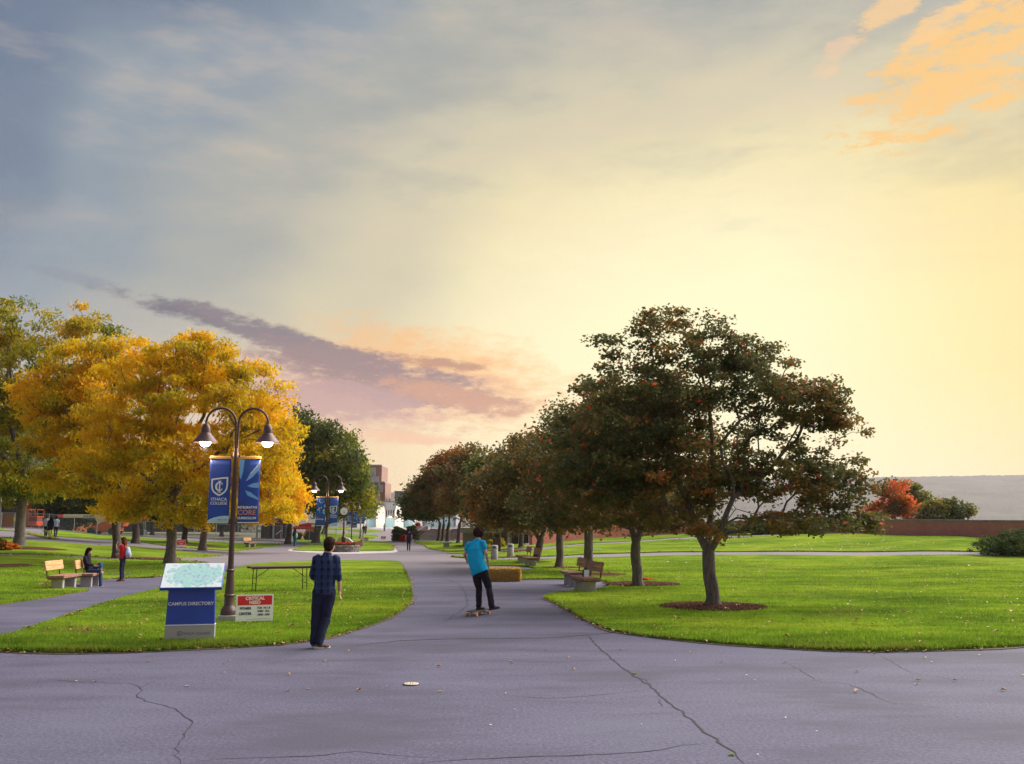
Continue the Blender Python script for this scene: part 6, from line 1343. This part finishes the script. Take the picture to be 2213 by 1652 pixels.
f0 = G(691, 1402)
human('young man in dark plaid shirt and jeans standing with his back turned', f0 + Vector((-.05, .03, .004)), 0, dict(head=(.150, .035, 1.645), neck=(.120, 0, 1.50), chest=(.110, 0, 1.32), waist=(.10, 0, 1.06), pelvis=(.09, 0, .93),
      shL=(-.055, .0, 1.435), shR=(.275, 0, 1.43), elL=(-.12, .03, 1.16), wrL=(-.075, .17, .99), handL=(.1, .5, -.6), elR=(.325, -.02, 1.15), wrR=(.335, .035, .915), handR=(.02, .08, -1), thumbR=(0, 1, 0), hipL=(.0, 0, .90), hipR=(.175, 0, .90), knL=(-.04, .035, .49), knR=(.12, .05, .49), anL=(-.055, .02, .088), anR=(.045, -.06, .088), toeL=(.15, 1, 0), toeR=(.90, .42, 0)),
      plaid(), DENIM, HAIRB, SHB, .008, 1.0, 'short', 1.22, -.07, 1.04, 1.14, look=R(-12), collar=True)
s0 = G(1033, 1331); bd = .115
human('young man in bright blue tee and black trousers riding a skateboard', s0 + Vector((.02, .12, 0)), 0, dict(head=(-.030, .24, 1.795), neck=(-.035, .16, 1.665), chest=(-.085, .09, 1.43), waist=(-.065, .0, 1.16), pelvis=(.0, -.03, 1.00),
      shL=(-.235, .14, 1.555), shR=(.075, .06, 1.60), elL=(-.34, .17, 1.33), wrL=(-.30, .35, 1.20), elR=(.15, -.02, 1.36), wrR=(.205, .06, 1.13), handR=(-.04, .06, -1), thumbR=(-.3, 1, 0), hipL=(-.085, 0, .96), hipR=(.095, -.03, .96), knL=(-.01, .12, .57), knR=(.215, .03, .60), anL=(-.01, .02, bd + .088), anR=(.285, -.12, .21), toeL=(.75, .65, .0), toeR=(.93, .25, .16)),
      CYAN, BLACKC, pmat('hair_curly', (.040, .017, .012), .9, spec=.12, var=.5, scale=60, bump=.7, bscale=140), SHK, .0085, 1.0, 'curly', .50, -.085, 1.16, 1.12, look=R(8), disp=.013)
t = thing('skateboard', 'longboard with amber wheels under the blue-shirted rider', 'skateboard', s0 + Vector((.0, .14, 0)), R(-28)); DECK = wood_mat('deck_wood', (.08, .035, .025, 1), (.14, .06, .04, 1)); AMB = pmat('wheel_amber', (.70, .33, .06), .35)
pts = [(.115 * math.copysign(abs(math.cos(a)) ** .5, math.cos(a)), .44 * math.copysign(abs(math.sin(a)) ** .8, math.sin(a))) for a in np.linspace(0, 6.283, 28)[:-1]]
MB().prism(pts, bd - .016, bd - .003, None).build('deck', DECK, t); MB().prism([(x * .97, y * .97) for x, y in pts], bd - .0028, bd - .0005).build('grip_tape', pmat('grip', (.06, .05, .05), .95), t)
for y in (-.28, .28):
    tr = MB().box((0, y, .072), (.07, .06, .05), bev=.01).tube([(-.12, y, .042), (.12, y, .042)], .010, 6).build('truck', pmat('truck_metal', (.5, .48, .46), .4, .7), t)
    for x in (-.115, .115): m_ = MB().lathe([(.010, -.026), (.034, -.026), (.038, -.015), (.038, .015), (.034, .026), (.010, .026)], 14); m_.v = [tuple(Matrix.Translation((x, y, .038)) @ Euler((0, math.pi / 2, 0)).to_matrix().to_4x4() @ Vector(v)) for v in m_.v]; m_.build('wheel', AMB, t, True)

STAND = dict(head=(0, .02, 1.63), neck=(0, 0, 1.49), chest=(0, 0, 1.31), waist=(0, .01, 1.06), pelvis=(0, 0, .93), shL=(-.165, 0, 1.43), shR=(.165, 0, 1.43), elL=(-.21, -.02, 1.15), wrL=(-.22, .06, .92), elR=(.21, -.02, 1.15), wrR=(.22, .06, .92), hipL=(-.085, 0, .90), hipR=(.085, 0, .90), knL=(-.09, .03, .49), knR=(.09, .03, .49), anL=(-.09, 0, .088), anR=(.09, 0, .088))
def pose(**k): d = dict(STAND); d.update(k); return d
w0 = G(262, 1257.5)
wr_ = human('woman in red top and dark jeans standing by the left benches', w0 + Vector((0, 0, .02)), R(90), pose(elL=(-.20, .18, 1.26), wrL=(-.08, .26, 1.46), handL=(.3, -.3, .8), thumbL=(1, 0, 0), elR=(.20, .02, 1.14), wrR=(.16, .24, 1.06), handR=(0, 1, .05), thumbR=(0, 0, 1), shL=(-.15, 0, 1.42), shR=(.15, 0, 1.42), hipL=(-.08, -.02, .9), hipR=(.08, -.02, .9), anL=(-.05, 0, .088), anR=(.05, -.04, .088), knL=(-.06, .02, .49), knR=(.06, 0, .49)), REDC, DENIM, HAIRR, SHR, .012, .94, 'long', .5, -.05, .92, .86, hairlen=.30)
t = thing('backpack', 'pale blue-grey backpack on the back of the woman in red', 'backpack', w0 + Vector((0, 0, .02)), R(90)); b = MB(); ell(b, (0, -.20, 1.14), (.14, .10, .22)); ell(b, (0, -.27, 1.06), (.11, .07, .13)); ell(b, (0, -.18, 1.28), (.10, .08, .10)); fuse('bag', b, .014, cloth('bag_grey', (.42, .46, .60), .3), t, 3, .006)
for x in (-.09, .09): MB().tube([(x, -.11, 1.30), (x, -.06, 1.38), (x, .06, 1.33), (x, .10, 1.20), (x, .02, 1.02), (x, -.10, .98)], .014, 6).build('strap', MATS['cloth_navy'], t, True)
t.scale = (.94,) * 3
human('dark-haired woman in black cardigan and jeans seated on the left bench', gd(201, 33.0) + Vector((.02, 0, -.06)), R(-95), dict(head=(.0, -.10, 1.30), neck=(0, -.16, 1.165), chest=(0, -.16, .99), waist=(0, -.10, .76), pelvis=(0, -.03, .62), shL=(-.155, -.17, 1.10), shR=(.155, -.17, 1.10), elL=(-.36, -.30, 1.0), wrL=(-.26, -.44, 1.02), handL=(.6, -.4, .1), elR=(.22, -.02, .86), wrR=(.12, .22, .78), handR=(-.2, 1, 0), thumbR=(0, 0, 1),
      hipL=(-.085, .0, .60), hipR=(.085, .0, .60), knL=(-.02, .36, .86), knR=(.12, .44, .60), anL=(.12, .46, .62), anR=(.11, .48, .088), toeL=(.6, .7, -.2), toeR=(0, 1, 0)), cloth('cardigan_black', (.02, .018, .030)), JEANB, HAIRD, SHT, .012, .96, 'long', 1.75, -.02, .96, .92, hairlen=.28, look=R(-10))
walk = dict(knL=(-.09, .10, .50), anL=(-.09, .16, .10), knR=(.09, .02, .50), anR=(.09, -.18, .12), toeR=(0, 1, -.5))
human('man in navy tee walking away along the middle of the walk', gd(884, 76.5), R(4), pose(**walk, elL=(-.24, .0, 1.16), wrL=(-.26, .10, .95), elR=(.24, 0, 1.16), wrR=(.26, .1, .95)), NAVY, DENIM, HAIRB, SHK, .018, 1.0, 'short', .5, -.05, 1, .95, disp=.004)
human('woman in teal clothes walking away beside the clock lawn', gd(638, 91), R(-8), pose(**walk), cloth('cloth_teal_dark', (.02, .085, .12)), TEAL, HAIRB, SHK, .022, .95, 'long', 1.6, -.10, 1, 1.35, disp=.004)
t = thing('shoulder_bag', 'white shoulder bag on the woman in teal', 'bag', gd(638, 91), R(-8)); b = MB(); ell(b, (.20, -.08, .98), (.10, .13, .26)); fuse('bag', b, .025, cloth('bag_white', (.66, .64, .58)), t, 2); MB().tube([(.2, -.08, 1.2), (.12, -.03, 1.40), (.16, .08, 1.2)], .014, 5).build('strap', MATS['bag_white'], t)
human('figure in black with bare legs on the far left path', gd(109, 74), R(15), pose(**walk), BLACKC, BLACKC, HAIRD, SHK, .020, .98, 'long', 1.4, -.10, 1.1, 1.05, shorts=.35, hairlen=.3, disp=.004)
human('walker in white shirt and dark trousers left of the figure in black', gd(100, 78.5), R(15), pose(**walk), cloth('shirt_lavender', (.55, .55, .66)), NAVY, HAIRR, SHK, .022, 1.0, 'short', .6, -.06, 1, .95, disp=.004)
human('walker in pale blue shirt and dark trousers right of the figure in black', gd(121, 79), R(15), pose(**walk), PALEC, NAVY, HAIRB, SHK, .022, 1.0, 'short', .6, -.06, 1, .95, disp=.004)
human('distant walker in dark clothes, left of the striding pair', gd(786, 160), R(0), pose(**walk), BLACKC, DENIM, HAIRB, SHK, .03, 1.0, 'short', 1.5, -.05, disp=0)
human('distant walker in brown clothes, right of the striding pair', gd(790.5, 168), R(0), pose(**walk), cloth('cloth_brown', (.16, .08, .06)), NAVY, HAIRR, SHK, .03, 1.0, 'short', 1.5, -.05, disp=0)
human('faraway walker in grey top before the white hall', gd(831, 200), R(180), pose(**walk), GREYCL, NAVY, HAIRD, SHK, .03, 1.0, 'short', 1.5, -.05, disp=0)

# ================================================================== HAZE over the valley
hz = MB().box((400, 1480, 86), (7000, 3300, 178)).build('haze', bpy.data.materials.new('haze')); tag(hz, 'pale evening haze over the valley', 'haze', kind='stuff')
hm_ = hz.data.materials[0]; hm_.use_nodes = True; h_ = NT(hm_.node_tree); pv = h_.n('ShaderNodeVolumePrincipled'); pv.inputs['Color'].default_value = (.88, .80, .82, 1); pv.inputs['Density'].default_value = .00012; pv.inputs['Anisotropy'].default_value = .25
ho = h_.n('ShaderNodeOutputMaterial'); h_.t.links.new(pv.outputs[0], ho.inputs['Volume'])
